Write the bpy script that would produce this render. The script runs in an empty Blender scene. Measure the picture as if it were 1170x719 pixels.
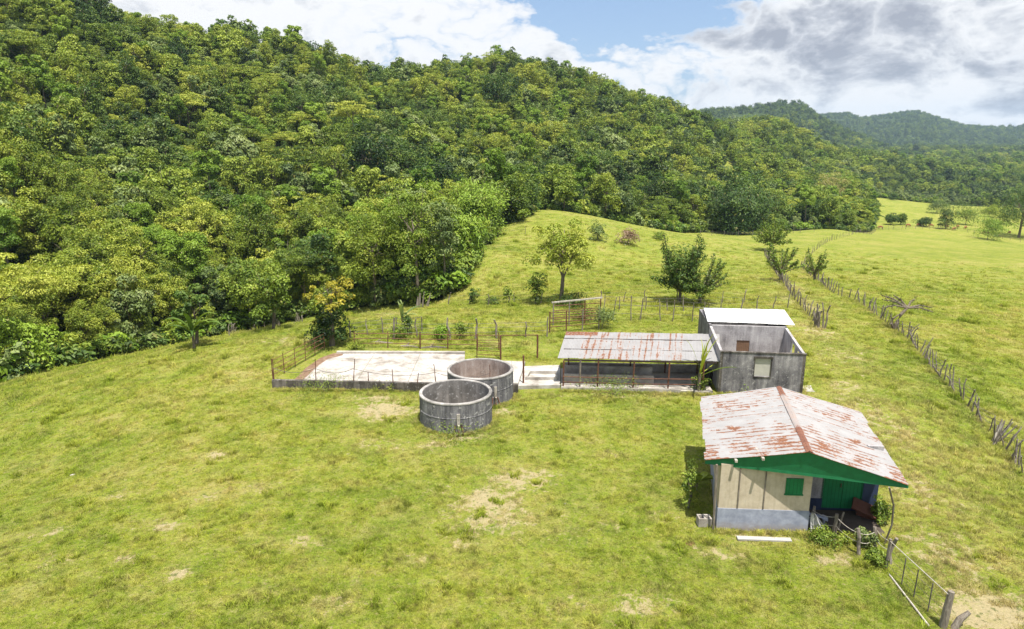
import bpy, math, random
import numpy as np
from mathutils import Vector, Matrix
R = math.radians
rng = np.random.default_rng(11)
random.seed(5)
S = bpy.context.scene
COL = S.collection

# ------------------------------------------------------------------ camera, sky, sun, exposure
CAMZ, PITCH, FPX, PW, PH = 14.2, R(14.0), 782.0, 1170.0, 719.0
cd = bpy.data.cameras.new('camera'); cam = bpy.data.objects.new('camera', cd); COL.objects.link(cam)
cam.location = (0, 0, CAMZ); cam.rotation_euler = (math.pi/2 - PITCH, 0, 0)
cd.sensor_width = 36; cd.lens = 36*FPX/PW; cd.clip_start = .1; cd.clip_end = 20000
S.camera = cam
S.view_settings.view_transform = 'Standard'; S.view_settings.look = 'None'
S.view_settings.gamma = 1; S.view_settings.exposure = 0.70
SUN = Vector((0.12, -0.27, 0.95)).normalized()
sl = bpy.data.lights.new('sun', 'SUN'); sl.energy = 5.0; sl.angle = R(.55); sl.color = (1, .965, .9)
so = bpy.data.objects.new('sun', sl); COL.objects.link(so)
so.rotation_euler = SUN.to_track_quat('Z', 'Y').to_euler()
S.cycles.max_bounces = 5; S.cycles.diffuse_bounces = 2; S.cycles.transmission_bounces = 3
S.cycles.transparent_max_bounces = 8; S.cycles.volume_bounces = 0
S.cycles.volume_step_rate = 4; S.cycles.volume_max_steps = 32

def ray(px, py):
    u = (px-PW/2)/FPX; v = (py-PH/2)/FPX
    c, s = math.cos(PITCH), math.sin(PITCH)
    return np.array([u, c-v*s, -s-v*c])
def proj(x, y, z):
    z = z-CAMZ; c, s = math.cos(PITCH), math.sin(PITCH)
    zc = y*c-z*s; yc = -(y*s+z*c)
    return PW/2+FPX*x/zc, PH/2+FPX*yc/zc, zc
def atz(px, py, z=0.0):
    r = ray(px, py); t = (z-CAMZ)/r[2]
    return np.array([0, 0, CAMZ])+r*t
def aty(px, py, Y):
    r = ray(px, py); return np.array([0, 0, CAMZ])+r*(Y/r[1])

# ------------------------------------------------------------------ node helpers
class N:
    def __init__(s, tree): s.t = tree; s.n = tree.nodes; s.l = tree.links
    def add(s, typ, **kw):
        n = s.n.new(typ)
        for k, v in kw.items():
            if k.startswith('i_'):
                key = k[2:]; key = int(key) if key.isdigit() else key.replace('_', ' ')
                if hasattr(v, 'is_linked'): s.l.new(v, n.inputs[key])
                else: n.inputs[key].default_value = v
            else: setattr(n, k, v)
        return n
    def math(s, op, a, b=0.0, c=None, clamp=False):
        n = s.n.new('ShaderNodeMath'); n.operation = op; n.use_clamp = clamp
        for i, v in enumerate((a, b) if c is None else (a, b, c)):
            if hasattr(v, 'is_linked'): s.l.new(v, n.inputs[i])
            else: n.inputs[i].default_value = v
        return n.outputs[0]
    def mix(s, f, a, b, mode='MIX'):
        n = s.n.new('ShaderNodeMix'); n.data_type = 'RGBA'; n.blend_type = mode
        for i, v in ((0, f), (6, a), (7, b)):
            if hasattr(v, 'is_linked'): s.l.new(v, n.inputs[i])
            else: n.inputs[i].default_value = v if i == 0 else (*v, 1)[:4]
        return n.outputs[2]
    def ramp(s, f, stops):
        n = s.n.new('ShaderNodeValToRGB'); s.l.new(f, n.inputs[0])
        e = n.color_ramp.elements
        while len(e) < len(stops): e.new(.5)
        for el, (p, c) in zip(e, stops):
            el.position = p; el.color = (c, c, c, 1) if isinstance(c, (int, float)) else (*c, 1)
        return n.outputs[0]
    def noise(s, vec, scale, detail=3.0, rough=.55, dist=0.0):
        n = s.n.new('ShaderNodeTexNoise'); s.l.new(vec, n.inputs['Vector'])
        n.inputs['Scale'].default_value = scale; n.inputs['Detail'].default_value = detail
        n.inputs['Roughness'].default_value = rough; n.inputs['Distortion'].default_value = dist
        return n.outputs[0]
    def scaled(s, vec, sc):
        n = s.n.new('ShaderNodeVectorMath'); n.operation = 'MULTIPLY'
        s.l.new(vec, n.inputs[0]); n.inputs[1].default_value = sc
        return n.outputs[0]

# ------------------------------------------------------------------ world: sky with cumulus
W = bpy.data.worlds.new('World'); S.world = W; W.use_nodes = True
W.node_tree.nodes.clear(); w = N(W.node_tree)
sky = w.add('ShaderNodeTexSky', sky_type='NISHITA', sun_disc=False)
sky.sun_elevation = math.asin(SUN.z); sky.sun_rotation = math.atan2(SUN.x, SUN.y)
sky.air_density = 1.0; sky.dust_density = 1.2; sky.altitude = 200
tc = w.add('ShaderNodeTexCoord'); dirv = tc.outputs['Generated']
stretch = w.scaled(dirv, (1, 1, 1.9))
big = w.noise(stretch, 3.3, 8, .56, .25)
fine0 = w.noise(stretch, 9.0, 7, .58, .25)
fine = w.math('ADD', .28, w.math('MULTIPLY', w.math('ABSOLUTE', w.math('SUBTRACT', fine0, .5)), 2.6))
cl = w.math('MULTIPLY_ADD', fine, .42, w.math('MULTIPLY', big, .58))
cl = w.math('ADD', cl, w.math('MULTIPLY', w.math('SUBTRACT', w.noise(stretch, 26.0, 6, .6, .2), .5), .10))
def lobe(px, py, width, sx=1.0):
    r = ray(px, py); r = r/np.linalg.norm(r)
    d = w.add('ShaderNodeVectorMath', operation='SUBTRACT'); w.l.new(dirv, d.inputs[0]); d.inputs[1].default_value = tuple(r)
    d2 = w.scaled(d.outputs[0], (1/sx, 1/sx, 1))
    ln = w.add('ShaderNodeVectorMath', operation='LENGTH'); w.l.new(d2, ln.inputs[0])
    q = w.math('DIVIDE', ln.outputs['Value'], width)
    return w.math('EXPONENT', w.math('MULTIPLY', w.math('MULTIPLY', q, q), -1.0))
bias = w.math('MULTIPLY', lobe(735, 12, .07, 2.1), -.27)
for args, k in (((655, 8, .05, 1.5), -.12), ((1010, 108, .035, 3.), -.05), ((800, 95, .02, 2.4), -.10), ((980, 25, .10, 2.2), .22), ((300, 5, .12, 3.0), .16),
                ((610, 45, .05, 1.6), .12), ((740, 70, .035, 2.2), .12), ((1000, 95, .03, 3.0), .05)):
    bias = w.math('ADD', bias, w.math('MULTIPLY', lobe(*args), k))
dens = w.math('ADD', cl, bias)
cover = w.ramp(dens, [(.425, 0), (.465, .55), (.50, .9), (.54, 1)])
# cloud shade: thick parts grey underneath, billows white
shade = w.noise(w.add('ShaderNodeVectorMath', operation='ADD', i_0=stretch, i_1=(0, 0, .045)).outputs[0], 3.3, 8, .56, .25)
relief = w.math('SUBTRACT', big, shade)
grey = w.math('ADD', w.math('MULTIPLY', w.math('SUBTRACT', dens, .62), 1.5), w.math('MULTIPLY', relief, 3.6))
grey = w.math('ADD', grey, w.math('MULTIPLY', lobe(985, 38, .085, 2.6), .62))
grey = w.math('ADD', grey, w.math('MULTIPLY', w.math('SUBTRACT', fine, .5), 1.5), clamp=True)
ccol = w.ramp(grey, [(0, (6.3, 6.3, 6.35)), (.3, (5.3, 5.4, 5.6)), (.65, (3.6, 3.75, 4.15)), (1, (2.55, 2.7, 3.15))])
skyc = w.mix(.45, sky.outputs[0], (2.0, 3.05, 5.1))
allc = w.mix(cover, skyc, ccol)
bg = w.add('ShaderNodeBackground'); w.l.new(allc, bg.inputs[0]); bg.inputs[1].default_value = .1
ow = w.add('ShaderNodeOutputWorld'); w.l.new(bg.outputs[0], ow.inputs[0])

# ------------------------------------------------------------------ terrain height
CP = []
def cpx(px, py, Y, drop=0.0): p = aty(px, py, Y); CP.append((p[0], p[1], p[2]-drop))
def cpw(x, y, z): CP.append((x, y, z))
for x in (-14, -6, 0, 8, 16): 
    for y in (4, 15, 24, 33, 40): cpw(x, y, 0)
cpw(-20, 20, -.3); cpw(24, 20, .1); cpw(24, 35, 0.1)
cpw(-12, 46, .35); cpw(-4, 46.5, .35); cpw(4, 46, .2); cpw(13, 48, 0); cpw(6, 54, 0); cpw(18, 54, 0.1)
for a in ((0, 440, 48), (0, 560, 29), (120, 412, 50), (250, 385, 53), (350, 368, 55), (430, 358, 60), (500, 350, 64), (530, 290, 90), (620, 240, 130),
          (700, 255, 147), (780, 268, 165), (700, 300, 95), (860, 266, 188), (785, 348, 60.5), (640, 346, 61), (890, 320, 78), (880, 275, 130),
          (950, 262, 180), (1022, 376, 52), (1140, 500, 33), (1170, 400, 47), (1170, 330, 80), (1170, 288, 145), (1000, 305, 98),
          (1000, 270, 185), (1080, 262, 235), (1170, 280, 205), (1000, 225, 400), (990, 245, 285), (1130, 240, 330), (1400, 300, 120), (1400, 285, 220), (1400, 420, 50),
          (-300, 430, 55), (-300, 600, 28), (1500, 600, 26)):
    cpx(*a)
for a in ((-300, 250, 80, 8), (0, 270, 82, 9), (0, 200, 105, 8), (0, 120, 135, 7), (0, 30, 175, 7), (0, -58, 205, 9), (-300, -160, 180, 7), (60, -24, 215, 9), (120, 5, 235, 10),
          (150, 300, 84, 8), (150, 200, 128, 8), (200, 120, 175, 7), (190, 26, 250, 9), (300, 31, 275, 10), (350, 44, 288, 12), (420, 70, 310, 12), (330, 240, 125, 8), (300, 130, 190, 7),
          (430, 250, 122, 8), (400, 170, 175, 7), (420, 110, 240, 7), (500, 63, 325, 11), (560, 61, 345, 10), (620, 70, 365, 9), (680, 92, 385, 8), (740, 112, 405, 8), (790, 124, 425, 8),
          (560, 180, 190, 8), (600, 120, 270, 7), (700, 180, 220, 7), (740, 150, 310, 7), (780, 205, 250, 8), (870, 205, 280, 9), (830, 152, 400, 9), (870, 174, 420, 9),
          (900, 136, 600, 12), (850, 134, 560, 12), (942, 162, 600, 13), (1012, 174, 700, 13), (1170, 182, 900, 16), (910, 192, 430, 8), (1000, 202, 520, 11), (1120, 204, 560, 11)):
    cpx(*a)
# behind the crests the land falls away
for px, Y, z in ((-300, 300, 30), (0, 330, 25), (150, 370, 15), (300, 420, 10), (450, 470, 5), (600, 520, 0), (720, 600, -5), (830, 800, -5), (1000, 1000, -16), (1170, 1300, -16), (1400, 900, -16), (0, 700, -10), (500, 900, -10)):
    cpw((px-585)/FPX*Y*1.0, Y, z)
cpw(-38, 62, -6.5); cpw(-26, 66, -6.2); cpw(-12, 76, -5.5); cpw(-50, 62, -6.5)
CPa = np.array(CP)
def fmap(x, y):
    yy = np.maximum(y, -10)+40.0
    return x/yy*1.15, np.log(yy)
def tps(r2): return np.where(r2 > 0, .5*r2*np.log(np.maximum(r2, 1e-12)), 0)
_a, _b = fmap(CPa[:, 0], CPa[:, 1])
_n = len(CPa)
K = tps((_a[:, None]-_a)**2+(_b[:, None]-_b)**2)+np.eye(_n)*2e-4
P_ = np.stack([np.ones(_n), _a, _b], 1)
A_ = np.block([[K, P_], [P_.T, np.zeros((3, 3))]])
SOL = np.linalg.solve(A_, np.concatenate([CPa[:, 2], np.zeros(3)]))
def vnoise(x, y, seed=0):
    xi = np.floor(x); yi = np.floor(y); fx = x-xi; fy = y-yi
    fx = fx*fx*(3-2*fx); fy = fy*fy*(3-2*fy)
    def hh(a, b):
        v = np.sin(a*127.1+b*311.7+seed*74.7)*43758.5453
        return v-np.floor(v)
    return (hh(xi, yi)*(1-fx)+hh(xi+1, yi)*fx)*(1-fy)+(hh(xi, yi+1)*(1-fx)+hh(xi+1, yi+1)*fx)*fy
def fbm(x, y, o=4, seed=0):
    s = 0; a = .5
    for i in range(o): s = s+a*(vnoise(x, y, seed+i)-.5); x = x*2.03+17; y = y*2.03+9; a *= .5
    return s
HA = np.array([(700, 150), (760, 134), (800, 127), (830, 125), (850, 122), (870, 119), (893, 119), (905, 127), (920, 138), (945, 150), (1000, 172)])
HB = np.array([(860, 150), (900, 137), (925, 132), (945, 131), (960, 137), (985, 134), (1000, 131), (1018, 129), (1032, 133), (1048, 138), (1070, 145), (1100, 147), (1125, 145), (1145, 143), (1170, 147), (1250, 138), (1400, 150)])
def far_ridge(x, y, prof, Y0, wf, wb):
    px = x/np.maximum(y, 1)*FPX*.998/1.02+585
    py = np.interp(px, prof[:, 0], prof[:, 1], left=200, right=170)
    v = (py-PH/2)/FPX; zc = CAMZ+Y0*(-math.sin(PITCH)-v*math.cos(PITCH))/(math.cos(PITCH)-v*math.sin(PITCH))
    d = y-Y0+60*fbm(x/160, y/160, 2, 7)
    g = np.where(d < 0, np.clip(1+d/wf, 0, 1), np.clip(1-d/wb, 0, 1)); g = g*g*(3-2*g)*.6+g*.4
    return -16+(zc+16)*g+g*(1-g)*90*fbm(x/130, y/230, 4, 3)*np.minimum(1, np.maximum(zc, 0)/80+.3)
def hgt(x, y):
    x = np.asarray(x, float); y = np.asarray(y, float)
    sh = np.broadcast(x, y).shape
    xf = np.broadcast_to(x, sh).ravel(); yf = np.broadcast_to(y, sh).ravel()
    out = np.empty(len(xf))
    for i in range(0, len(xf), 40000):
        xa, ya = xf[i:i+40000], yf[i:i+40000]
        a, b = fmap(xa, ya)
        a = np.clip(a, -1.4, 1.4)
        z = tps((a[:, None]-_a)**2+(b[:, None]-_b)**2)@SOL[:_n]+SOL[_n]+a*SOL[_n+1]+b*SOL[_n+2]
        t = np.clip((ya-850)/500, 0, 1); z = z*(1-t)-16*t
        t = np.clip((12-ya)/14, 0, 1); z = z*(1-t)
        z = z+np.clip((ya-70)/200, 0, 1)*5*fbm(xa/38, ya/38, 3, 2)*np.clip((600-ya)/200, 0, 1)*np.clip(.15+(-xa+.28*ya-20)/60, .12, 1)
        z = z+.16*fbm(xa/2.6, ya/2.6, 3, 5)*np.clip((np.hypot((xa-4)/22, (ya-38)/14)-.8)*3, .25, 1)
        z = np.maximum(z, np.where(ya > 900, far_ridge(xa, ya, HA, 1500, 420, 500), -99))
        z = np.maximum(z, np.where(ya > 1300, far_ridge(xa, ya, HB, 2600, 900, 900), -99))
        out[i:i+40000] = z
    return out.reshape(sh)
def PT(px, py, far=1200):
    r = ray(px, py); ts = np.concatenate([np.arange(12, 90, .12), np.arange(90, far, .6)])/r[1]
    x = r[0]*ts; y = r[1]*ts; z = CAMZ+r[2]*ts
    d = z-hgt(x, y); k = np.argmax(d < 0)
    if d[k] >= 0: k = len(ts)-1
    return np.array([x[k], y[k], z[k]])
def gz(x, y): return float(hgt(np.array([x]), np.array([y]))[0])

# ------------------------------------------------------------------ mesh helpers
def link(name, me, mat=None, parent=None, smooth=False):
    o = bpy.data.objects.new(name, me); COL.objects.link(o)
    if mat is not None: me.materials.append(mat)
    if parent is not None: o.parent = parent
    if smooth: me.polygons.foreach_set('use_smooth', [True]*len(me.polygons))
    return o
def tag(o, label=None, cat=None, group=None, kind=None):
    if label: o['label'] = label
    if cat: o['category'] = cat
    if group: o['group'] = group
    if kind: o['kind'] = kind
    return o
def empty(name, loc, label, cat, group=None, rz=0.0):
    o = bpy.data.objects.new(name, None); COL.objects.link(o); o.empty_display_size = .2
    o.location = loc; o.rotation_euler = (0, 0, rz)
    return tag(o, label, cat, group)
class MB:
    def __init__(s): s.v = []; s.f = []; s.uv = {}
    def poly(s, pts, faces):
        b = len(s.v); s.v += [tuple(p) for p in pts]; s.f += [tuple(i+b for i in f) for f in faces]
    def box(s, c, d, rz=0.0, ry=0.0, rx=0.0, taper=1.0):
        M = Matrix.Rotation(rz, 3, 'Z')@Matrix.Rotation(ry, 3, 'Y')@Matrix.Rotation(rx, 3, 'X')
        pts = []
        for z in (-1, 1):
            k = taper if z > 0 else 1
            for x, y in ((-1, -1), (1, -1), (1, 1), (-1, 1)):
                q = M@Vector((x*d[0]/2*k, y*d[1]/2*k, z*d[2]/2)); pts.append((c[0]+q.x, c[1]+q.y, c[2]+q.z))
        s.poly(pts, [(3, 2, 1, 0), (4, 5, 6, 7), (0, 1, 5, 4), (1, 2, 6, 5), (2, 3, 7, 6), (3, 0, 4, 7)])
    def bb(s, x0, x1, y0, y1, z0, z1): s.box(((x0+x1)/2, (y0+y1)/2, (z0+z1)/2), (x1-x0, y1-y0, z1-z0))
    def tube(s, pts, rad, n=6, cap=True):
        pts = [Vector(p) for p in pts]
        if not hasattr(rad, '__len__'): rad = [rad]*len(pts)
        b = len(s.v); up = Vector((0, 0, 1))
        for i, p in enumerate(pts):
            t = (pts[min(i+1, len(pts)-1)]-pts[max(i-1, 0)]).normalized()
            a = t.cross(up if abs(t.z) < .9 else Vector((1, 0, 0))).normalized(); c = t.cross(a)
            for k in range(n):
                q = p+(a*math.cos(2*math.pi*k/n)+c*math.sin(2*math.pi*k/n))*rad[i]; s.v.append(tuple(q))
        for i in range(len(pts)-1):
            for k in range(n):
                k2 = (k+1) % n; s.f.append((b+i*n+k, b+i*n+k2, b+(i+1)*n+k2, b+(i+1)*n+k))
        if cap:
            s.f.append(tuple(b+k for k in range(n))[::-1]); e = b+(len(pts)-1)*n; s.f.append(tuple(e+k for k in range(n)))
    def prism(s, poly, z0, z1, ztop=None):
        n = len(poly); b = len(s.v)
        for p in poly: s.v.append((p[0], p[1], z0))
        for i, p in enumerate(poly): s.v.append((p[0], p[1], z1 if ztop is None else ztop[i]))
        s.f.append(tuple(range(b, b+n))[::-1]); s.f.append(tuple(range(b+n, b+2*n)))
        for i in range(n): j = (i+1) % n; s.f.append((b+i, b+j, b+n+j, b+n+i))
    def build(s, name, mat, parent=None, smooth=False):
        me = bpy.data.meshes.new(name); me.from_pydata(s.v, [], s.f); me.update()
        return link(name, me, mat, parent, smooth)
def copy_tree(o, parent=None):
    c = o.copy(); COL.objects.link(c); c.parent = parent
    for k in o.children: copy_tree(k, c)
    return c

# ------------------------------------------------------------------ materials
MATS = {}
def material(name, fn, rough=.85, spec=.2):
    m = bpy.data.materials.new(name); m.use_nodes = True; t = N(m.node_tree); t.n.clear()
    out = t.add('ShaderNodeOutputMaterial'); b = t.add('ShaderNodeBsdfPrincipled')
    b.inputs['Roughness'].default_value = rough; b.inputs['Specular IOR Level'].default_value = spec
    t.l.new(b.outputs[0], out.inputs[0])
    fn(t, b, out); MATS[name] = m
    return m
def objc(t): return t.add('ShaderNodeTexCoord').outputs['Object']
def wpos(t): return t.add('ShaderNodeNewGeometry').outputs['Position']
def uvc(t): return t.add('ShaderNodeUVMap').outputs[0]
def bump(t, b, h, strength=.4, dist=.02):
    n = t.add('ShaderNodeBump'); t.l.new(h, n.inputs['Height']); n.inputs['Strength'].default_value = strength; n.inputs['Distance'].default_value = dist
    t.l.new(n.outputs[0], b.inputs['Normal'])
def setc(t, b, c): t.l.new(c, b.inputs['Base Color'])

def grass_colour(t):
    p = wpos(t); flat = t.scaled(p, (1, 1, .2))
    a = t.noise(flat, .09, 4, .6); b_ = t.noise(flat, .55, 4, .6); c = t.noise(flat, 2.6, 4, .65)
    v = t.math('ADD', t.math('MULTIPLY', a, .40), t.math('ADD', t.math('MULTIPLY', b_, .35), t.math('MULTIPLY', c, .25)))
    col = t.ramp(v, [(.36, (.108, .160, .017)), (.46, (.185, .234, .024)), (.54, (.252, .274, .038)), (.63, (.340, .300, .095))])
    col = t.mix(t.ramp(t.noise(flat, .33, 6, .72, .3), [(.50, 0), (.66, .55)]), col, (.36, .315, .100))
    return p, flat, v, c, col
def m_ground(t, b, out):
    p, flat, v, c, col = grass_colour(t)
    at = t.add('ShaderNodeVertexColor', layer_name='mask'); sp = t.add('ShaderNodeSeparateColor'); t.l.new(at.outputs[0], sp.inputs[0])
    f1 = t.noise(flat, 9, 5, .7); f2 = t.noise(flat, 38, 3, .7)
    tex = t.ramp(t.math('ADD', t.math('MULTIPLY', f1, .5), t.math('MULTIPLY', f2, .5)), [(.36, .42), (.5, 1.0), (.64, 1.4)])
    col = t.mix(1.0, col, tex, 'MULTIPLY')
    col = t.mix(t.ramp(t.noise(flat, 7, 5, .8, .3), [(.52, 0), (.66, .55)]), col, (.27, .225, .10))
    dry = t.ramp(t.math('ADD', sp.outputs[1], t.math('MULTIPLY', t.math('SUBTRACT', t.noise(flat, 1.7, 7, .78, .4), .5), 3.2)), [(.44, 0), (.66, .9)])
    col = t.mix(dry, col, t.mix(t.noise(flat, 14, 3, .6), (.36, .27, .14), (.52, .44, .27)))
    tuss = t.noise(t.scaled(p, (1, .8, .3)), 1.05, 6, .78, .5); col = t.mix(t.ramp(tuss, [(.35, .5), (.45, 0)]), col, (.095, .135, .022))
    col = t.mix(t.ramp(tuss, [(.52, 0), (.68, .6)]), col, (.32, .285, .10))
    fl_ = t.noise(flat, 4.6, 4, .7, .3); col = t.mix(t.ramp(fl_, [(.36, .75), (.43, 0)]), col, (.070, .105, .018)); col = t.mix(t.ramp(t.noise(flat, 6.3, 4, .7, .3), [(.57, 0), (.64, .65)]), col, (.36, .295, .14))
    spots = t.ramp(t.noise(flat, .8, 5, .75, .4), [(.665, 0), (.71, .8)])
    col = t.mix(spots, col, (.34, .245, .15))
    dark = t.ramp(t.noise(flat, 1.3, 4, .7, .3), [(.27, .75), (.36, 0)])
    col = t.mix(dark, col, (.055, .095, .015))
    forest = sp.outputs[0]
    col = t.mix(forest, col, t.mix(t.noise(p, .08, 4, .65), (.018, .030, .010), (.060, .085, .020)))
    col = t.mix(sp.outputs[2], col, t.mix(t.noise(flat, 6, 4, .6), (.25, .13, .06), (.36, .22, .12)))
    setc(t, b, col)
    h = t.math('ADD', t.math('MULTIPLY', t.noise(flat, 5, 5, .7), 1.0), t.math('MULTIPLY', f2, .4))
    bump(t, b, t.math('ADD', h, t.math('MULTIPLY', fl_, .8)), .9, .14); b.inputs['Specular IOR Level'].default_value = .05
    b.inputs['Roughness'].default_value = .95
material('pasture', m_ground)
def m_blade(t, b, out):
    p, flat, v, c, col = grass_colour(t)
    at = t.add('ShaderNodeAttribute', attribute_name='tint', attribute_type='INSTANCER')
    col = t.mix(t.math('MULTIPLY', at.outputs['Fac'], .9, clamp=True), col, (.34, .29, .13))
    k = t.ramp(t.add('ShaderNodeObjectInfo').outputs['Random'], [(0, 1.0), (1, 1.0)]); col = t.mix(1.0, col, (1.72, 1.68, 1.7), 'MULTIPLY'); col = t.mix(1.0, col, t.ramp(t.noise(flat, 3.4, 5, .72, .3), [(.34, .45), (.5, 1.0), (.64, 1.35)]), 'MULTIPLY'); col = t.mix(t.ramp(t.noise(flat, 5.3, 4, .7, .3), [(.55, 0), (.66, .6)]), col, (.50, .40, .20))
    col = t.mix(1.0, col, k, 'MULTIPLY'); setc(t, b, col); b.inputs['Specular IOR Level'].default_value = .08
    tr = t.add('ShaderNodeBsdfTranslucent'); t.l.new(col, tr.inputs[0])
    mx = t.add('ShaderNodeMixShader'); mx.inputs[0].default_value = .5
    t.l.new(b.outputs[0], mx.inputs[1]); t.l.new(tr.outputs[0], mx.inputs[2]); t.l.new(mx.outputs[0], out.inputs[0])
material('grass_blade', m_blade)
def leafmat(name, c0, c1, c2, trans=.20):
    """leaf colour: dark to bright by the leaf's own random value, shifted per tree"""
    def fn(t, b, out):
        r = t.add('ShaderNodeVertexColor', layer_name='leaf'); sp = t.add('ShaderNodeSeparateColor'); t.l.new(r.outputs[0], sp.inputs[0])
        at = t.add('ShaderNodeAttribute', attribute_name='tint', attribute_type='INSTANCER')
        v = t.math('ADD', t.math('MULTIPLY', sp.outputs[0], .62), t.math('MULTIPLY', at.outputs['Fac'], .46))
        col = t.ramp(v, [(.16, c0), (.52, c1), (.88, c2)])
        g = t.math('GREATER_THAN', sp.outputs[1], .965)
        col = t.mix(t.math('MULTIPLY', g, .7), col, (.22, .19, .05))
        setc(t, b, col); b.inputs['Roughness'].default_value = .55; b.inputs['Specular IOR Level'].default_value = .28
        tr = t.add('ShaderNodeBsdfTranslucent'); t.l.new(t.mix(1.0, col, (1.3, 1.35, .55), 'MULTIPLY'), tr.inputs[0])
        mx = t.add('ShaderNodeMixShader'); mx.inputs[0].default_value = trans
        t.l.new(b.outputs[0], mx.inputs[1]); t.l.new(tr.outputs[0], mx.inputs[2]); t.l.new(mx.outputs[0], out.inputs[0])
    return material(name, fn)
LF = dict(mid=leafmat('leaf_mid', (.026, .052, .008), (.145, .215, .022), (.340, .400, .055)),
          yel=leafmat('leaf_yellow_green', (.044, .080, .010), (.205, .270, .026), (.400, .420, .060)),
          dark=leafmat('leaf_dark', (.012, .030, .007), (.060, .115, .017), (.180, .245, .040)),
          silver=leafmat('leaf_silver', (.040, .072, .020), (.150, .205, .055), (.290, .340, .120)),
          bright=leafmat('leaf_bright', (.070, .140, .012), (.165, .265, .022), (.270, .370, .040)),
          gold=leafmat('leaf_gold', (.15, .16, .02), (.36, .32, .03), (.56, .45, .05)),
          pale=leafmat('leaf_pale', (.20, .18, .06), (.36, .32, .10), (.50, .44, .18)),
          pink=leafmat('leaf_dry', (.16, .10, .07), (.30, .20, .14), (.42, .30, .20)))
def m_bark(t, b, out):
    p = objc(t); v = t.noise(t.scaled(p, (6, 6, 1.2)), 1.6, 5, .7)
    setc(t, b, t.ramp(v, [(.3, (.07, .05, .035)), (.6, (.20, .165, .12)), (.8, (.33, .29, .23))])); bump(t, b, v, .8, .03)
material('bark', m_bark)
def m_wood(t, b, out):
    p = wpos(t); v = t.noise(t.scaled(p, (8, 8, 1.4)), 2, 5, .7)
    setc(t, b, t.ramp(v, [(.3, (.085, .065, .05)), (.55, (.23, .195, .155)), (.8, (.42, .38, .32))])); bump(t, b, v, .7, .01)
material('weathered_wood', m_wood)
def m_palewood(t, b, out):
    p = wpos(t); v = t.noise(t.scaled(p, (5, 5, 3)), 2, 5, .7)
    setc(t, b, t.ramp(v, [(.3, (.26, .22, .17)), (.6, (.48, .44, .37)), (.8, (.62, .58, .5))]))
material('pale_wood', m_palewood)
def m_rustiron(t, b, out):
    v = t.noise(wpos(t), 9, 5, .7)
    setc(t, b, t.ramp(v, [(.35, (.055, .030, .022)), (.55, (.16, .065, .035)), (.75, (.27, .15, .10))]))
material('rusty_iron', m_rustiron, .75, .3)
def m_wire(t, b, out):
    setc(t, b, t.ramp(t.noise(wpos(t), 3, 2), [(.4, (.06, .05, .045)), (.6, (.14, .12, .11))]))
material('fence_wire', m_wire, .6, .4)
def concrete(name, c0, c1, c2, white=0.0, streak=1.0):
    def fn(t, b, out):
        p = wpos(t)
        a = t.noise(p, 1.1, 6, .68); s = t.noise(t.scaled(p, (3.2, 3.2, .35)), 1.2, 5, .65, .2)
        v = t.math('ADD', t.math('MULTIPLY', a, 1-.5*streak), t.math('MULTIPLY', s, .5*streak))
        col = t.ramp(v, [(.34, c0), (.5, c1), (.66, c2)])
        col = t.mix(t.ramp(t.noise(p, 4.5, 6, .8, .4), [(.57, 0), (.64, white)]), col, (.58, .56, .53))
        col = t.mix(1.0, col, t.ramp(t.noise(p, 22, 4, .7), [(.3, .74), (.7, 1.18)]), 'MULTIPLY')
        if name == 'slab_concrete':
            sx = t.add('ShaderNodeSeparateXYZ'); t.l.new(p, sx.inputs[0])
            for k_, sp_ in ((0, 3.1), (1, 2.7)):
                g_ = t.math('FRACT', t.math('ADD', t.math('MULTIPLY', sx.outputs[k_], 1/sp_), t.math('MULTIPLY', t.noise(p, 1.5, 2), .02)))
                col = t.mix(t.math('MULTIPLY', t.math('LESS_THAN', g_, .014), .7), col, (.16, .14, .10))
            col = t.mix(t.ramp(t.noise(p, .7, 6, .75, .6), [(.50, 0), (.68, .2)]), col, (.29, .26, .21))
        setc(t, b, col); bump(t, b, t.noise(p, 16, 5, .7), .5, .012)
    return material(name, fn, .9, .15)
concrete('tank_concrete', (.050, .047, .052), (.155, .148, .155), (.33, .315, .315), .85, 1.5)
concrete('tank_rim', (.14, .13, .12), (.29, .27, .245), (.44, .41, .38), .5, 0)
concrete('tank_inside_rosy', (.17, .125, .10), (.33, .26, .22), (.44, .37, .32), .5)
concrete('tank_inside_grey', (.085, .078, .068), (.20, .185, .165), (.36, .33, .30), .9)
concrete('block_wall', (.045, .042, .048), (.170, .160, .165), (.36, .34, .335), .5)
concrete('render_pale', (.17, .155, .155), (.36, .335, .33), (.50, .475, .46), .35)
concrete('kerb_concrete', (.030, .026, .022), (.085, .074, .062), (.24, .21, .18), .5)
concrete('slab_concrete', (.24, .21, .175), (.42, .385, .34), (.54, .515, .48), .4, 0)
concrete('slab_dull', (.24, .21, .18), (.40, .36, .31), (.54, .50, .44), .3, 0)
def m_wallpaint(t, b, out):
    p = objc(t); v = t.noise(p, 2.2, 6, .7); s = t.noise(t.scaled(p, (6, 6, .5)), 1.5, 4, .6)
    col = t.ramp(v, [(.3, (.42, .345, .245)), (.6, (.56, .475, .355)), (.8, (.60, .53, .41))])
    col = t.mix(t.ramp(s, [(.50, 0), (.72, .35)]), col, (.29, .235, .17)); setc(t, b, col); bump(t, b, t.noise(p, 30, 3), .2, .004)
material('cream_wall', m_wallpaint, .9, .15)
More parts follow.
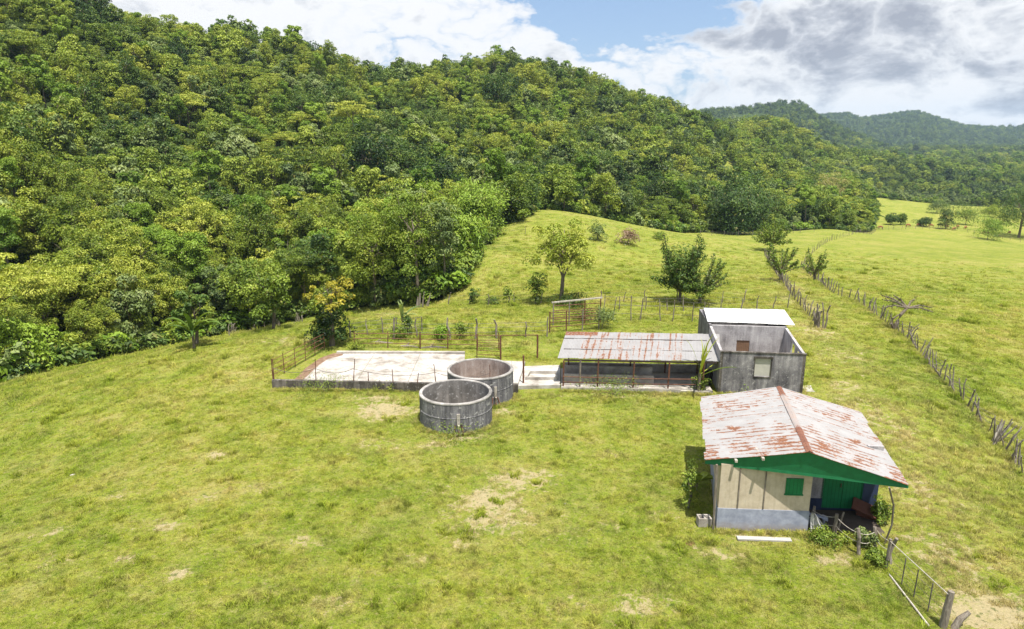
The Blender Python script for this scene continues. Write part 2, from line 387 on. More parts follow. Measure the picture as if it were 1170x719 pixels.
def m_bluewall(t, b, out):
    p = objc(t); v = t.noise(p, 2.6, 6, .7)
    z = t.add('ShaderNodeSeparateXYZ'); t.l.new(p, z.inputs[0])
    col = t.ramp(v, [(.3, (.20, .215, .275)), (.6, (.335, .355, .425)), (.8, (.43, .45, .51))])
    dirt = t.ramp(t.math('ADD', z.outputs[2], t.math('MULTIPLY', t.noise(p, 5, 5, .7), .6)), [(.34, .85), (.72, 0)])
    col = t.mix(dirt, col, (.30, .25, .21))
    br = t.add('ShaderNodeTexBrick'); t.l.new(t.scaled(p, (1, 1, 1)), br.inputs['Vector'])
    setc(t, b, col); bump(t, b, t.noise(p, 18, 4), .3, .006)
material('blue_grey_wall', m_bluewall, .9, .15)
def plainpaint(name, c, dark=.72, rough=.6, boards=0.0):
    def fn(t, b, out):
        p = objc(t); v = t.noise(p, 4, 6, .7)
        col = t.mix(t.ramp(v, [(.3, 0), (.7, 1)]), tuple(x*dark for x in c), c)
        if boards:
            x = t.add('ShaderNodeSeparateXYZ'); t.l.new(p, x.inputs[0])
            g = t.math('FRACT', t.math('MULTIPLY', x.outputs[0], 1/boards))
            col = t.mix(t.math('LESS_THAN', g, .09), col, tuple(q*.35 for q in c))
        setc(t, b, col)
    return material(name, fn, rough, .3)
plainpaint('green_paint', (.018, .185, .072), .7, .55, 0)
plainpaint('green_boards', (.012, .20, .065), .7, .6, .14)
plainpaint('white_paint', (.42, .40, .37), .85)
plainpaint('navy_paint', (.035, .05, .10), .6)
plainpaint('brown_timber', (.21, .12, .07), .6, .8, .11)
plainpaint('dark_timber', (.045, .030, .024), .6, .8)
plainpaint('rust_red', (.13, .05, .03), .6, .8)
plainpaint('black_plastic', (.02, .02, .022), .6, .4)
plainpaint('red_panel', (.20, .06, .035), .7, .7)
plainpaint('cow_hide', (.30, .13, .055), .75, .8)
plainpaint('sack_cloth', (.55, .53, .50), .8, .9)
plainpaint('stone', (.42, .39, .35), .6, .9)
plainpaint('earth_floor', (.10, .078, .062), .6, .95)
plainpaint('blown_panel', (.50, .48, .42), .8)
def roofing(name, mode):
    """worn white coating on corrugated sheet; the mesh's UVs are metres: u along the ridge, v down the slope"""
    def fn(t, b, out):
        uv = uvc(t); sep = t.add('ShaderNodeSeparateXYZ'); t.l.new(uv, sep.inputs[0]); u, v = sep.outputs[0], sep.outputs[1]
        white = t.mix(t.noise(t.scaled(uv, (1.2, .8, 1)), 2, 5, .6), (.22, .205, .195), (.36, .35, .345))
        rustc = t.ramp(t.noise(uv, 9, 5, .7), [(.3, (.070, .032, .020)), (.5, (.190, .072, .033)), (.7, (.31, .155, .08))])
        pinkc = (.33, .235, .185)
        if mode == 'house':
            a = t.noise(t.scaled(uv, (7.5, 1.5, 1)), 1.0, 6, .72); c = t.noise(t.scaled(uv, (1.15, 1.15, 1)), 1.0, 7, .78)
            # more rust near the ridge edge and sheet laps
            lap = t.math('FRACT', t.math('ADD', t.math('MULTIPLY', u, 1/.31), t.math('MULTIPLY', a, .25))); lapm = t.ramp(t.math('ABSOLUTE', t.math('SUBTRACT', lap, .5)), [(.0, 1), (.22, 0)])
            s = t.math('ADD', t.math('MULTIPLY', a, .42), t.math('ADD', t.math('MULTIPLY', c, .58), t.math('MULTIPLY', lapm, .085)))
            end = t.ramp(t.math('MULTIPLY', u, .1), [(.44, 0), (.60, 1)])
            s = t.math('ADD', s, t.math('MULTIPLY', end, .045))
            cb = t.add('ShaderNodeCombineXYZ', i_0=t.math('FLOOR', t.math('MULTIPLY', u, 1/.78)), i_1=t.math('FLOOR', t.math('MULTIPLY', v, 1/1.5))); wn = t.add('ShaderNodeTexWhiteNoise'); t.l.new(cb.outputs[0], wn.inputs[0])
            s = t.math('ADD', s, t.math('MULTIPLY', t.math('SUBTRACT', wn.outputs[0], .5), .09))
            f = t.ramp(s, [(.550, 0), (.590, .95)]); pk = t.ramp(s, [(.52, .0), (.62, .6)])
        elif mode == 'shed':
            a = t.noise(t.scaled(uv, (3.4, .35, 1)), 1.0, 4, .6); c = t.noise(t.scaled(uv, (6.5, 5.5, 1)), 1.0, 5, .7)
            rows = t.math('FRACT', t.math('MULTIPLY', v, 1/.95)); rm = t.ramp(t.math('ABSOLUTE', t.math('SUBTRACT', rows, .5)), [(0.0, 1), (.09, 0)])
            s = t.math('ADD', t.math('MULTIPLY', a, .6), t.math('MULTIPLY', c, .4)); s = t.math('ADD', s, t.math('MULTIPLY', rm, .05))
            zone = t.ramp(t.math('MULTIPLY', u, .1), [(.10, 0), (.13, 1), (.74, .9), (.80, 0)])
            s = t.math('SUBTRACT', s, t.math('MULTIPLY', t.math('SUBTRACT', 1.0, zone), .3))
            lapn = t.ramp(t.math('ABSOLUTE', t.math('SUBTRACT', t.math('FRACT', t.math('MULTIPLY', u, 1/.36)), .5)), [(0, 1), (.25, 0)])
            s = t.math('ADD', s, t.math('MULTIPLY', lapn, .09))
            f = t.ramp(s, [(.548, 0), (.60, .92)]); pk = t.ramp(s, [(.49, .0), (.60, .65)])
            patch = t.math('MULTIPLY', t.math('LESS_THAN', u, 2.05), t.math('LESS_THAN', t.math('ADD', v, t.math('MULTIPLY', c, .1)), .62))
            f = t.math('MAXIMUM', f, t.math('MULTIPLY', patch, t.ramp(c, [(.33, .2), (.5, 1)])))
        elif mode == 'ridge':
            g = t.math('ADD', t.math('ABSOLUTE', t.math('SUBTRACT', u, 2.9)), t.math('MULTIPLY', t.noise(uv, 3, 3, .6), .8)); f = t.ramp(t.math('MULTIPLY', g, .25), [(.52, 0), (.56, .95)]); pk = t.ramp(t.noise(uv, 5, 3), [(.3, .2), (.6, .7)])
            rustc = t.mix(.6, (.15, .055, .042), rustc)
        else:
            g = t.noise(uv, 2, 4, .6); f = t.ramp(g, [(.66, 0), (.75, .3)]); pk = t.ramp(g, [(.5, 0), (.8, .2)]); white = (.60, .59, .56)
        col = t.mix(pk, white, pinkc); col = t.mix(f, col, rustc)
        setc(t, b, col); t.l.new(t.ramp(f, [(0, .5), (1, .9)]), b.inputs['Roughness'])
        bump(t, b, t.noise(t.scaled(uv, (3, 3, 1)), 2, 4), .25, .02)
    return material('roof_'+mode, fn, .55, .35)
for m in ('house', 'shed', 'ridge', 'plain'): roofing(m, m)

# ------------------------------------------------------------------ forest edge (plan) and the ground sheet
EDGE_PX = [(-300, 452, 0), (0, 438, 0), (60, 424, 0), (120, 411, 0), (185, 397, 0), (250, 383, 0), (315, 372, 0), (350, 362, 0), (410, 352, 0), (460, 348, 0), (515, 340, 0), (522, 318, 0), (530, 298, 0), (548, 282, 0), (560, 262, 0), (600, 250, 0), (618, 238, 0)]
EDGE = [tuple(PT(a, b)[:2]) for a, b, _ in EDGE_PX]
EDGE += [tuple(aty(a, b, Y)[:2]) for a, b, Y in ((640, 236, 136), (700, 256, 150), (780, 268, 170), (860, 266, 196), (990, 255, 215), (1000, 240, 285), (992, 222, 385), (1080, 228, 420), (1140, 236, 410), (1400, 230, 420))]
POLY = np.array(EDGE+[(3000, 500), (3000, 4500), (-3000, 4500), (-3000, 30), (-200, 45)])
def inside(x, y, poly=POLY):
    r = np.zeros(np.shape(x), bool); n = len(poly)
    for i in range(n):
        x0, y0 = poly[i]; x1, y1 = poly[(i+1) % n]
        c = ((y0 > y) != (y1 > y))
        if y0 != y1: r ^= c & (x < (x1-x0)*(y-y0)/(y1-y0)+x0)
    return r
def blobs(x, y, lst):
    m = np.zeros(np.shape(x))
    for cx, cy, rx, ry, k in lst: m = np.maximum(m, k*np.exp(-(((x-cx)/rx)**2+((y-cy)/ry)**2)))
    return m
DRY = []
for px, py, rx, ry, k in ((440, 468, 1.8, 1.5, .85), (560, 572, 1.3, 1.3, .95), (600, 545, 1.6, .9, .6), (535, 605, 1.2, 1.4, .45), (430, 510, 1.6, 1., .4), (250, 520, .9, .5, .6), (190, 600, .8, .5, .6), (203, 658, .5, .4, .9), (330, 395, 2.5, 1.2, .35),
                          (450, 365, 2.5, 1.5, .4), (1130, 700, 1.8, 1.2, .8), (730, 690, 1.5, .8, .45), (960, 410, 2.5, 4, .36), (1000, 480, 2.2, 5, .40), (1050, 560, 1.8, 3, .42), (1090, 640, 2.0, 2.5, .42), (930, 380, 2, 4, .45), (915, 345, 1.6, 6, .45), (905, 320, 1.6, 8, .4),
                          (640, 605, 1.3, .8, .3), (700, 600, 1., .6, .3), (820, 630, 1.5, .6, .4), (60, 640, 1, .6, .4), (130, 560, 1, .5, .35), (300, 560, .8, .5, .5), (150, 640, .7, .4, .5), (350, 620, .8, .5, .45), (700, 520, .9, .5, .4), (380, 690, .9, .5, .45), (60, 600, .7, .4, .5), (470, 640, .8, .5, .4), (760, 590, .8, .5, .45), (500, 560, .7, .5, .4), (240, 570, .6, .4, .5), (650, 690, .9, .5, .4), (870, 612, 2.0, .5, .5), (521, 500, 2.2, .5, .5), (700, 452, 5, .5, .35), (575, 470, 1, .8, .5), (430, 455, 2.4, .8, .5), (955, 640, 1.2, .6, .5), (860, 452, 3, .6, .4), (965, 445, 1.2, 1.2, .5), (560, 590, 2.2, 1.6, .55), (590, 550, 1.8, 1.1, .6), (500, 510, 1.2, .6, .5)):
    p = atz(px, py); DRY.append((p[0], p[1], rx, ry, min(1.0, k*1.25)))
angs = np.concatenate([np.linspace(-180, -52, 50)[:-1], np.linspace(-52, 52, 640), np.linspace(52, 180, 50)[1:-1]])
rs = np.concatenate([np.geomspace(1.5, 14, 14)[:-1], np.geomspace(14, 75, 190)[:-1], np.geomspace(75, 700, 190)[:-1], np.geomspace(700, 4200, 120)])
AA, RR = np.meshgrid(np.radians(angs), rs)
GX = RR*np.sin(AA); GY = RR*np.cos(AA)
GZ = hgt(GX, GY)
na, nr = len(angs), len(rs)
verts = np.stack([GX.ravel(), GY.ravel(), GZ.ravel()], 1)
i0 = (np.arange(nr-1)[:, None]*na+np.arange(na)[None]).ravel(); j = (np.arange(nr-1)[:, None]*na+(np.arange(na)[None]+1) % na).ravel()
quads = np.stack([i0, j, j+na, i0+na], 1)[:, ::-1]
def np_mesh(name, v, q):
    me = bpy.data.meshes.new(name); k = q.shape[1]
    me.vertices.add(len(v)); me.vertices.foreach_set('co', np.asarray(v, np.float32).ravel())
    me.loops.add(q.size); me.loops.foreach_set('vertex_index', q.astype(np.int32).ravel())
    me.polygons.add(len(q)); me.polygons.foreach_set('loop_start', (np.arange(len(q))*k).astype(np.int32))
    me.polygons.foreach_set('loop_total', np.full(len(q), k, np.int32)); me.update(calc_edges=True)
    return me
me = np_mesh('ground', verts, quads)
me.polygons.foreach_set('use_smooth', np.ones(len(quads), bool))
vx, vy = verts[:, 0], verts[:, 1]
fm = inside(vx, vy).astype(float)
dr = blobs(vx, vy, DRY)
strip = inside(vx, vy, np.array([tuple(aty(a, b, Y)[:2]) for a, b, Y in ((800, 132, 420), (822, 132, 420), (858, 200, 290), (836, 200, 290))]))
fm[strip & (vy > 250)] = 0
bare = blobs(vx, vy, [(*atz(350, 418)[:2], .6, 2.4, 0.0)])
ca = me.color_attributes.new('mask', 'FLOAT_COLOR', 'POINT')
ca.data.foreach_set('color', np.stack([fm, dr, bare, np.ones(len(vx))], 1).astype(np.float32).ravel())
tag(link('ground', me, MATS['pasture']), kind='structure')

# ------------------------------------------------------------------ foliage builders
def leaf_mesh(name, C, D, size, mat, shade=None, narrow=.5, seed=0):
    """one mesh of many small leaves: C centres, D preferred facing, size per leaf"""
    g = np.random.default_rng(seed); n = len(C)
    nrm = D+g.normal(0, .55, (n, 3)); nrm /= np.linalg.norm(nrm, axis=1)[:, None]+1e-9
    t = np.cross(nrm, g.normal(0, 1, (n, 3))); t /= np.linalg.norm(t, axis=1)[:, None]+1e-9
    b = np.cross(nrm, t); s = (size*g.uniform(.65, 1.35, n))[:, None]
    fold = nrm*s*.18
    v = np.stack([C-t*s*.5, C+b*s*narrow*.5+fold, C+t*s*.55, C-b*s*narrow*.5+fold], 1).reshape(-1, 3)
    me = np_mesh(name, v, np.arange(4*n).reshape(n, 4))
    if shade is None: shade = g.uniform(0, 1, n)
    r2 = g.uniform(0, 1, n); ca = me.color_attributes.new('leaf', 'FLOAT_COLOR', 'POINT')
    c = np.stack([np.clip(shade*.6+g.uniform(0, .4, n), 0, 1), r2, r2, np.ones(n)], 1)
    ca.data.foreach_set('color', np.repeat(c, 4, axis=0).astype(np.float32).ravel())
    me.materials.append(mat)
    return me
def ell_points(g, n, k, low=-.35):
    """points in the outer part of a unit dome"""
    d = g.normal(0, 1, (n*3, 3)); d /= np.linalg.norm(d, axis=1)[:, None]; d = d[d[:, 2] > low][:n]
    return d*(g.uniform(k, 1, (len(d), 1)))
def crown_mesh(name, seed, n, rx, rz, zc, leaf, mat, clumps=34, cr=.30, inner=.55, layered=False, low=-.35, narrow=.5, droop=0.0):
    """crown of radius rx and half height rz centred at height zc, made of leaf clumps with gaps between"""
    g = np.random.default_rng(seed)
    cc = ell_points(g, clumps, inner, low); m = len(cc)
    wob = 1+.28*np.sin(np.arctan2(cc[:, 1], cc[:, 0])*3+seed)+g.uniform(-.15, .15, m)
    cc = cc*np.array([rx, rx, rz])*wob[:, None]*np.array([1, 1, .9])
    k = g.integers(0, m, n); crs = g.uniform(.6, 1.35, m)*cr*rx
    d = g.normal(0, 1, (n, 3)); d /= np.linalg.norm(d, axis=1)[:, None]; d[:, 2] = np.where(d[:, 2] < -.45, -d[:, 2]*.8, d[:, 2])
    fl = .30 if layered else .95
    P = cc[k]+d*(crs[k]*g.uniform(.55, 1.08, n)**.6)[:, None]*np.array([1.1, 1.1, fl])
    if droop: P[:, 2] -= droop*(np.hypot(P[:, 0], P[:, 1])/rx)**2
    P[:, 2] += zc
    sh = g.uniform(0, 1, m)[k]
    face = d*1.0+np.array([0, 0, .55])
    return leaf_mesh(name, P, face, np.full(n, leaf), mat, sh, narrow, seed+1)
def trunk_mesh(name, seed, h, r, rx, zc, limbs=6, mat=None, lean=.0, rz=1.0, fork=.45):
    g = random.Random(seed); m = MB()
    top = Vector((lean*h+g.uniform(-.2, .2), g.uniform(-.2, .2), zc+.1*rz))
    base = Vector((0, 0, -.5)); mid = Vector((lean*h*.35+g.uniform(-.15, .15), g.uniform(-.15, .15), zc*.5))
    m.tube([base, (0, 0, .15), mid, top], [r*1.5, r*1.05, r*.8, r*.3], 7)
    for i in range(limbs):
        a = 2*math.pi*i/limbs+g.uniform(-.4, .4); t = g.uniform(fork, .95)
        s = mid.lerp(top, t) if t > .5 else base.lerp(mid, .5+t)
        e = Vector((top.x+math.cos(a)*rx*g.uniform(.5, .85), top.y+math.sin(a)*rx*g.uniform(.5, .85), zc+rz*g.uniform(-.1, .6)))
        q = s.lerp(e, .5)+Vector((g.uniform(-.2, .2), g.uniform(-.2, .2), .12*rx))
        m.tube([s, q, e], [r*.45, r*.3, r*.1], 5)
        e2 = q+Vector((g.uniform(-1, 1)*rx*.4, g.uniform(-1, 1)*rx*.4, rz*.45)); m.tube([q, e2], [r*.25, r*.07], 4)
    me = bpy.data.meshes.new(name); me.from_pydata(m.v, [], m.f); me.update(); me.materials.append(mat or MATS['bark'])
    return me

# crown radius 1-ish kinds scaled per tree: (name, leaf material, crown args, trunk args, nominal height, nominal radius)
KINDS = [
 dict(n='broadleaf_tree', look='round-crowned', mat='mid', h=8.0, rx=2.7, rz=3.4, zc=4.4, leaf=.34, cl=52, cr=.30),
 dict(n='broadleaf_tree', look='tall yellow-green', mat='yel', h=8.8, rx=2.5, rz=3.8, zc=4.8, leaf=.30, cl=56, cr=.28),
 dict(n='broadleaf_tree', look='dense dark-leaved', mat='dark', h=7.6, rx=2.8, rz=3.6, zc=4.0, leaf=.36, cl=54, cr=.30),
 dict(n='spreading_tree', look='flat-layered', mat='yel', h=7.4, rx=3.6, rz=2.0, zc=5.7, leaf=.26, cl=40, cr=.28, lay=True),
 dict(n='broadleaf_tree', look='large-leaved silvery', mat='silver', h=7.8, rx=2.4, rz=3.3, zc=4.6, leaf=.50, cl=36, cr=.32),
 dict(n='broadleaf_tree', look='untidy-crowned', mat='mid', h=8.6, rx=2.3, rz=4.0, zc=4.5, leaf=.40, cl=44, cr=.34),
 dict(n='understorey_bush', look='low leafy', mat='bright', h=3.6, rx=2.5, rz=2.0, zc=1.6, leaf=.32, cl=30, cr=.36),
 dict(n='slender_tree', look='thin airy', mat='bright', h=9.6, rx=1.8, rz=3.0, zc=6.6, leaf=.28, cl=24, cr=.36),
]
def kind_meshes(i, hi):
    K_ = KINDS[i]; n = (9000 if hi == 2 else 4200 if hi else 1300); lf = K_['leaf']*(.72 if hi == 2 else .95 if hi else 1.5)
    c = crown_mesh('crown', 100+i*3+hi, n, K_['rx'], K_['rz'], K_['zc'], lf, LF[K_['mat']], K_['cl'], K_['cr'], .45, K_.get('lay', False), low=-.35 if K_.get('lay') else -.85, narrow=.55)
    t = trunk_mesh('trunk', 50+i, K_['h'], .16, K_['rx'], K_['zc'], 6 if hi else 4, rz=K_['rz'])
    return c, t
HI = [kind_meshes(i, 2) for i in range(len(KINDS))]
MIDM = [kind_meshes(i, 1) for i in range(len(KINDS))]
LO = [kind_meshes(i, 0) for i in range(len(KINDS))]

# ------------------------------------------------------------------ where the forest trees stand
def scatter(x0, x1, y0, y1, sp, g):
    xs = np.arange(x0, x1, sp); ys = np.arange(y0, y1, sp)
    X, Y = np.meshgrid(xs, ys); X = X.ravel()+g.uniform(-.42, .42, X.size)*sp; Y = Y.ravel()+g.uniform(-.42, .42, Y.size)*sp
    return X, Y
g0 = np.random.default_rng(3)
pts = []
for (x0, x1, y0, y1, sp) in ((-150, 60, 40, 130, 3.2), (-260, 160, 130, 230, 3.9), (-340, 420, 230, 480, 4.7), (-300, 720, 480, 900, 7.0), (100, 1100, 900, 1350, 14)):
    X, Y = scatter(x0, x1, y0, y1, sp, g0); k = inside(X, Y)
    X, Y = X[k], Y[k]; k = np.abs(X/Y) < np.where(Y < 500, 1.15, .9)
    pts.append(np.stack([X[k], Y[k], np.full(k.sum(), sp)], 1))
F = np.concatenate(pts)
# drop the bare slope and a clearing or two
stripP = np.array([tuple(aty(a, b, Y)[:2]) for a, b, Y in ((800, 132, 420), (822, 132, 420), (858, 200, 290), (836, 200, 290))])
F = F[~(inside(F[:, 0], F[:, 1], stripP) & (F[:, 1] > 250))]
CLEAR = [(*PT(545, 275)[:2], 7), (*PT(533, 296)[:2], 6), (*PT(585, 254)[:2], 4), (*aty(845, 262, 180)[:2], 9), (*aty(905, 262, 186)[:2], 7), (*aty(940, 262, 190)[:2], 7), (*aty(970, 261, 195)[:2], 7), (*PT(478, 348)[:2], 3), (*PT(430, 352)[:2], 3), (*PT(313, 376)[:2], 2.5)]
kk_ = np.ones(len(F), bool)
for cx, cy, cr in CLEAR: kk_ &= ~((np.hypot(F[:, 0]-cx, F[:, 1]-cy) < cr) | ((np.abs(F[:, 0]/F[:, 1]-cx/cy)*cy < cr*.8) & (F[:, 1] < cy+2) & (F[:, 1] > cy-12)))
F = F[kk_]
FZ = hgt(F[:, 0], F[:, 1])
zone = fbm(F[:, 0]/26, F[:, 1]/26, 3, 31)+.5
zone2 = fbm(F[:, 0]/60, F[:, 1]/60, 3, 41)+.5
u = g0.uniform(0, 1, len(F))
kind = np.select([u < .22, u < .40, u < .53, u < .60, u < .70, u < .84, u < .90], [0, 1, 2, 3, 4, 5, 6], 7)
kind = np.where((zone > .60) & (u < .5), 1, kind); kind = np.where((zone < .40) & (u < .55), 2, kind)
kind = np.where((F[:, 1] > 230) & (kind == 6), 0, kind)
farpx = F[:, 0]/F[:, 1]*FPX+585; dryz = (farpx > 985) & (farpx < 1110) & (F[:, 1] > 380) & (F[:, 1] < 520)
kind = np.where(dryz & (u < .7), 4, kind)
scale = (.58+.85*g0.uniform(0, 1, len(F))**1.5)*np.where(F[:, 1] < 85, .88, 1)*np.where(F[:, 2] > 6.5, 1.25, np.where(F[:, 2] > 4.5, 1.0, 1))*np.where(F[:, 2] > 13, 1.3, 1)
scale = scale*np.where(dryz, .62, 1)*np.where((farpx > 985) & (F[:, 1] < 560), .8, 1)
scale = scale*np.where((g0.uniform(0, 1, len(F)) < .04) & (F[:, 1] > 150), 1.35, 1)
tint = np.clip(.52+(zone2-.5)*1.5+g0.normal(0, .34, len(F))+(F[:, 1] < 90)*-.05, 0, 1.1)
rotz = g0.uniform(0, 6.28, len(F))
# trees at the very edge are smaller and leafy to the ground
# which of them show: a small depth-ordered picture of crown discs
KH = np.array([k['zc'] for k in KINDS]); KR = np.array([k['rx'] for k in KINDS]); KZ = np.array([k['rz'] for k in KINDS])
cz = FZ+KH[kind]*scale
sx, sy, szc = proj(F[:, 0], F[:, 1], cz)
vis = np.zeros(len(F)); GWd, GHt = 586, 360
zb = np.full((GHt, GWd), 1e9)
# terrain in the way
tt = np.linspace(.3, .97, 26); top = cz+KZ[kind]*scale*.8
hid = np.zeros(len(F), bool)
for t in tt:
    hid |= hgt(F[:, 0]*t, F[:, 1]*t)+np.where(inside(F[:, 0]*t, F[:, 1]*t) & (F[:, 1]*(1-t) > 12), 3.0, 0) > CAMZ+(top-CAMZ)*t
idx = np.argsort(szc)
for i in idx:
    if hid[i] or szc[i] < 5: continue
    rr = KR[kind[i]]*scale[i]*FPX/szc[i]/2; rz_ = KZ[kind[i]]*scale[i]*FPX/szc[i]/2; x, y = sx[i]/2, sy[i]/2
    x0, x1 = int(max(0, x-rr)), int(min(GWd, x+rr+1)); y0, y1 = int(max(0, y-rz_)), int(min(GHt, y+rz_+1))
    if x1 <= x0 or y1 <= y0: continue
    sub = zb[y0:y1, x0:x1]; yy, xx = np.mgrid[y0:y1, x0:x1]
    m = ((xx+.5-x)/max(rr, .6))**2+((yy+.5-y)/max(rz_, .6))**2 < 1; m &= sub > 1e8
    vis[i] = m.sum(); sub[m] = szc[i]
keep = ~(hid & (F[:, 1] < 1400) & (szc > 0)) | (F[:, 1] < 130)
order = np.argsort(-vis)
indiv = set(order[:300].tolist())
# ------------------------------------------------------------------ the nearer forest trees, each its own thing
LM = [((0, 250), 'at the far left of the valley forest'), ((140, 330), 'in the forest above the left pasture edge'), ((260, 330), 'in the forest below the wooded slope'),
      ((330, 240), 'on the wooded slope behind the concrete yard'), ((430, 240), 'in the forest beside the bamboo clumps'), ((560, 300), 'at the foot of the hill behind the pasture'), ((800, 250), 'along the top of the middle pasture')]
def zone_words(px, py, Y):
    if Y > 230: where = 'near the hill crest'
    elif px < 90: where = 'beyond the low corner of the pasture'
    elif px < 190: where = 'above the sloping pasture edge'
    elif px < 290: where = 'in the gully above the pasture edge'
    elif px < 400: where = 'on the slope behind the yellow-leaved tree'
    elif px < 520: where = 'on the slope behind the concrete tanks'
    elif px < 700: where = 'on the hill behind the open pasture'
    elif px < 900: where = 'on the hill behind the cattle shed'
    else: where = 'beside the far pasture'
    dep = 'at the forest foot' if py > 330 else 'low down' if py > 250 else 'halfway up' if py > 130 else 'high up'
    return where, dep
protoC = {}
for i in sorted(indiv):
    k = int(kind[i]); K_ = KINDS[k]; hi = 1 if F[i, 1] > 120 else 2
    cme, tme = (HI if hi == 2 else MIDM)[k]
    wz, dp = zone_words(sx[i], sy[i], F[i, 1])
    size = 'large' if scale[i] > 1.12 else 'small' if scale[i] < .84 else 'medium'
    tone = 'bright' if tint[i] > .68 else 'deep' if tint[i] < .34 else 'soft'
    lab = f"{size} {tone} {K_['look']} {K_['n'].split('_')[-1]} {dp} {wz}"
    o = bpy.data.objects.new(K_['n'], None); COL.objects.link(o); o.empty_display_size = .3
    o.location = (F[i, 0], F[i, 1], FZ[i]); s = float(scale[i]); o.scale = (s, s, s*float(g0.uniform(.85, 1.2))); o.rotation_euler = (0, 0, float(rotz[i]))
    tag(o, lab, 'bush' if k == 6 else 'tree', lab.replace(' tree ', ' trees ').replace(' bush ', ' bushes '))
    for nm, me_ in (('crown', cme), ('trunk', tme)):
        c = bpy.data.objects.new(nm, me_); COL.objects.link(c); c.parent = o; c['tint'] = float(tint[i])

# ------------------------------------------------------------------ geometry-nodes scatter for what nobody can count
def scatter_stuff(name, P, meshes, idx, sc, rot, tnt, label, cat, tilt=0.0):
    me = bpy.data.meshes.new(name); me.vertices.add(len(P)); me.vertices.foreach_set('co', P.astype(np.float32).ravel())
    for an, ty, v in (('idx', 'INT', idx.astype(np.int32)), ('sc', 'FLOAT', sc.astype(np.float32)), ('rot', 'FLOAT', rot.astype(np.float32)), ('tint', 'FLOAT', tnt.astype(np.float32))):
        a = me.attributes.new(an, ty, 'POINT'); a.data.foreach_set('value', v)
    o = link(name, me); tag(o, label, cat, kind='stuff')
    src = bpy.data.collections.new(name+'_sources')
    for q, ms in enumerate(meshes):
        if len(ms) == 1: m_ = ms[0]
        else: m_ = join_meshes(f'{name}_{q}', ms)
        src.objects.link(bpy.data.objects.new(f'{name}_{q:02d}', m_))
    ng = bpy.data.node_groups.new(name, 'GeometryNodeTree')
    ng.interface.new_socket('Geometry', in_out='INPUT', socket_type='NodeSocketGeometry'); ng.interface.new_socket('Geometry', in_out='OUTPUT', socket_type='NodeSocketGeometry')
    a = ng.nodes.new('NodeGroupInput'); z = ng.nodes.new('NodeGroupOutput'); L = ng.links.new
    ci = ng.nodes.new('GeometryNodeCollectionInfo'); ci.inputs[0].default_value = src; ci.inputs[1].default_value = True; ci.inputs[2].default_value = True
    ip = ng.nodes.new('GeometryNodeInstanceOnPoints'); ip.inputs['Pick Instance'].default_value = True
    def at(n, ty):
        q = ng.nodes.new('GeometryNodeInputNamedAttribute'); q.data_type = ty; q.inputs[0].default_value = n; return q.outputs[0]
    cx = ng.nodes.new('ShaderNodeCombineXYZ'); L(at('rot', 'FLOAT'), cx.inputs[2])
    er = ng.nodes.new('FunctionNodeEulerToRotation'); L(cx.outputs[0], er.inputs[0])
    L(a.outputs[0], ip.inputs['Points']); L(ci.outputs[0], ip.inputs['Instance']); L(at('idx', 'INT'), ip.inputs['Instance Index'])
    L(er.outputs[0], ip.inputs['Rotation']); L(at('sc', 'FLOAT'), ip.inputs['Scale']); L(ip.outputs[0], z.inputs[0])
    md = o.modifiers.new('scatter', 'NODES'); md.node_group = ng
    return o
def join_meshes(name, ms):
    V = []; Q = []; C = []; mats = []; mi = []; b = 0; tot = []
    for m_ in ms:
        n = len(m_.vertices); v = np.empty(n*3, np.float32); m_.vertices.foreach_get('co', v); V.append(v.reshape(-1, 3))
        li = np.empty(len(m_.loops), np.int32); m_.loops.foreach_get('vertex_index', li); Q.append(li+b)
        lt = np.empty(len(m_.polygons), np.int32); m_.polygons.foreach_get('loop_total', lt); tot.append(lt)
        if m_.color_attributes:
            c = np.empty(n*4, np.float32); m_.color_attributes[0].data.foreach_get('color', c); C.append(c.reshape(-1, 4))
        else: C.append(np.full((n, 4), .5, np.float32))
        mats.append(m_.materials[0]); mi.append(np.full(len(lt), len(mats)-1, np.int32)); b += n
    V = np.concatenate(V); Q = np.concatenate(Q); tot = np.concatenate(tot); me = bpy.data.meshes.new(name)
    me.vertices.add(len(V)); me.vertices.foreach_set('co', V.ravel()); me.loops.add(len(Q)); me.loops.foreach_set('vertex_index', Q)
    me.polygons.add(len(tot)); me.polygons.foreach_set('loop_start', np.concatenate([[0], np.cumsum(tot)[:-1]]).astype(np.int32)); me.polygons.foreach_set('loop_total', tot)
    for m_ in mats: me.materials.append(m_)
    me.polygons.foreach_set('material_index', np.concatenate(mi)); me.update(calc_edges=True)
    ca = me.color_attributes.new('leaf', 'FLOAT_COLOR', 'POINT'); ca.data.foreach_set('color', np.concatenate(C).ravel())
    return me
rest = np.array([i for i in range(len(F)) if i not in indiv and keep[i]])
P3 = np.stack([F[rest, 0], F[rest, 1], FZ[rest]], 1)
near = F[rest, 1] < 260
idx_ = kind[rest]+np.where(near, len(KINDS), 0)
scatter_stuff('forest', P3, [LO[i] for i in range(len(KINDS))]+[MIDM[i] for i in range(len(KINDS))], idx_, scale[rest], rotz[rest], tint[rest],
              'dense green forest covering the hill and valley beyond the pasture', 'forest')
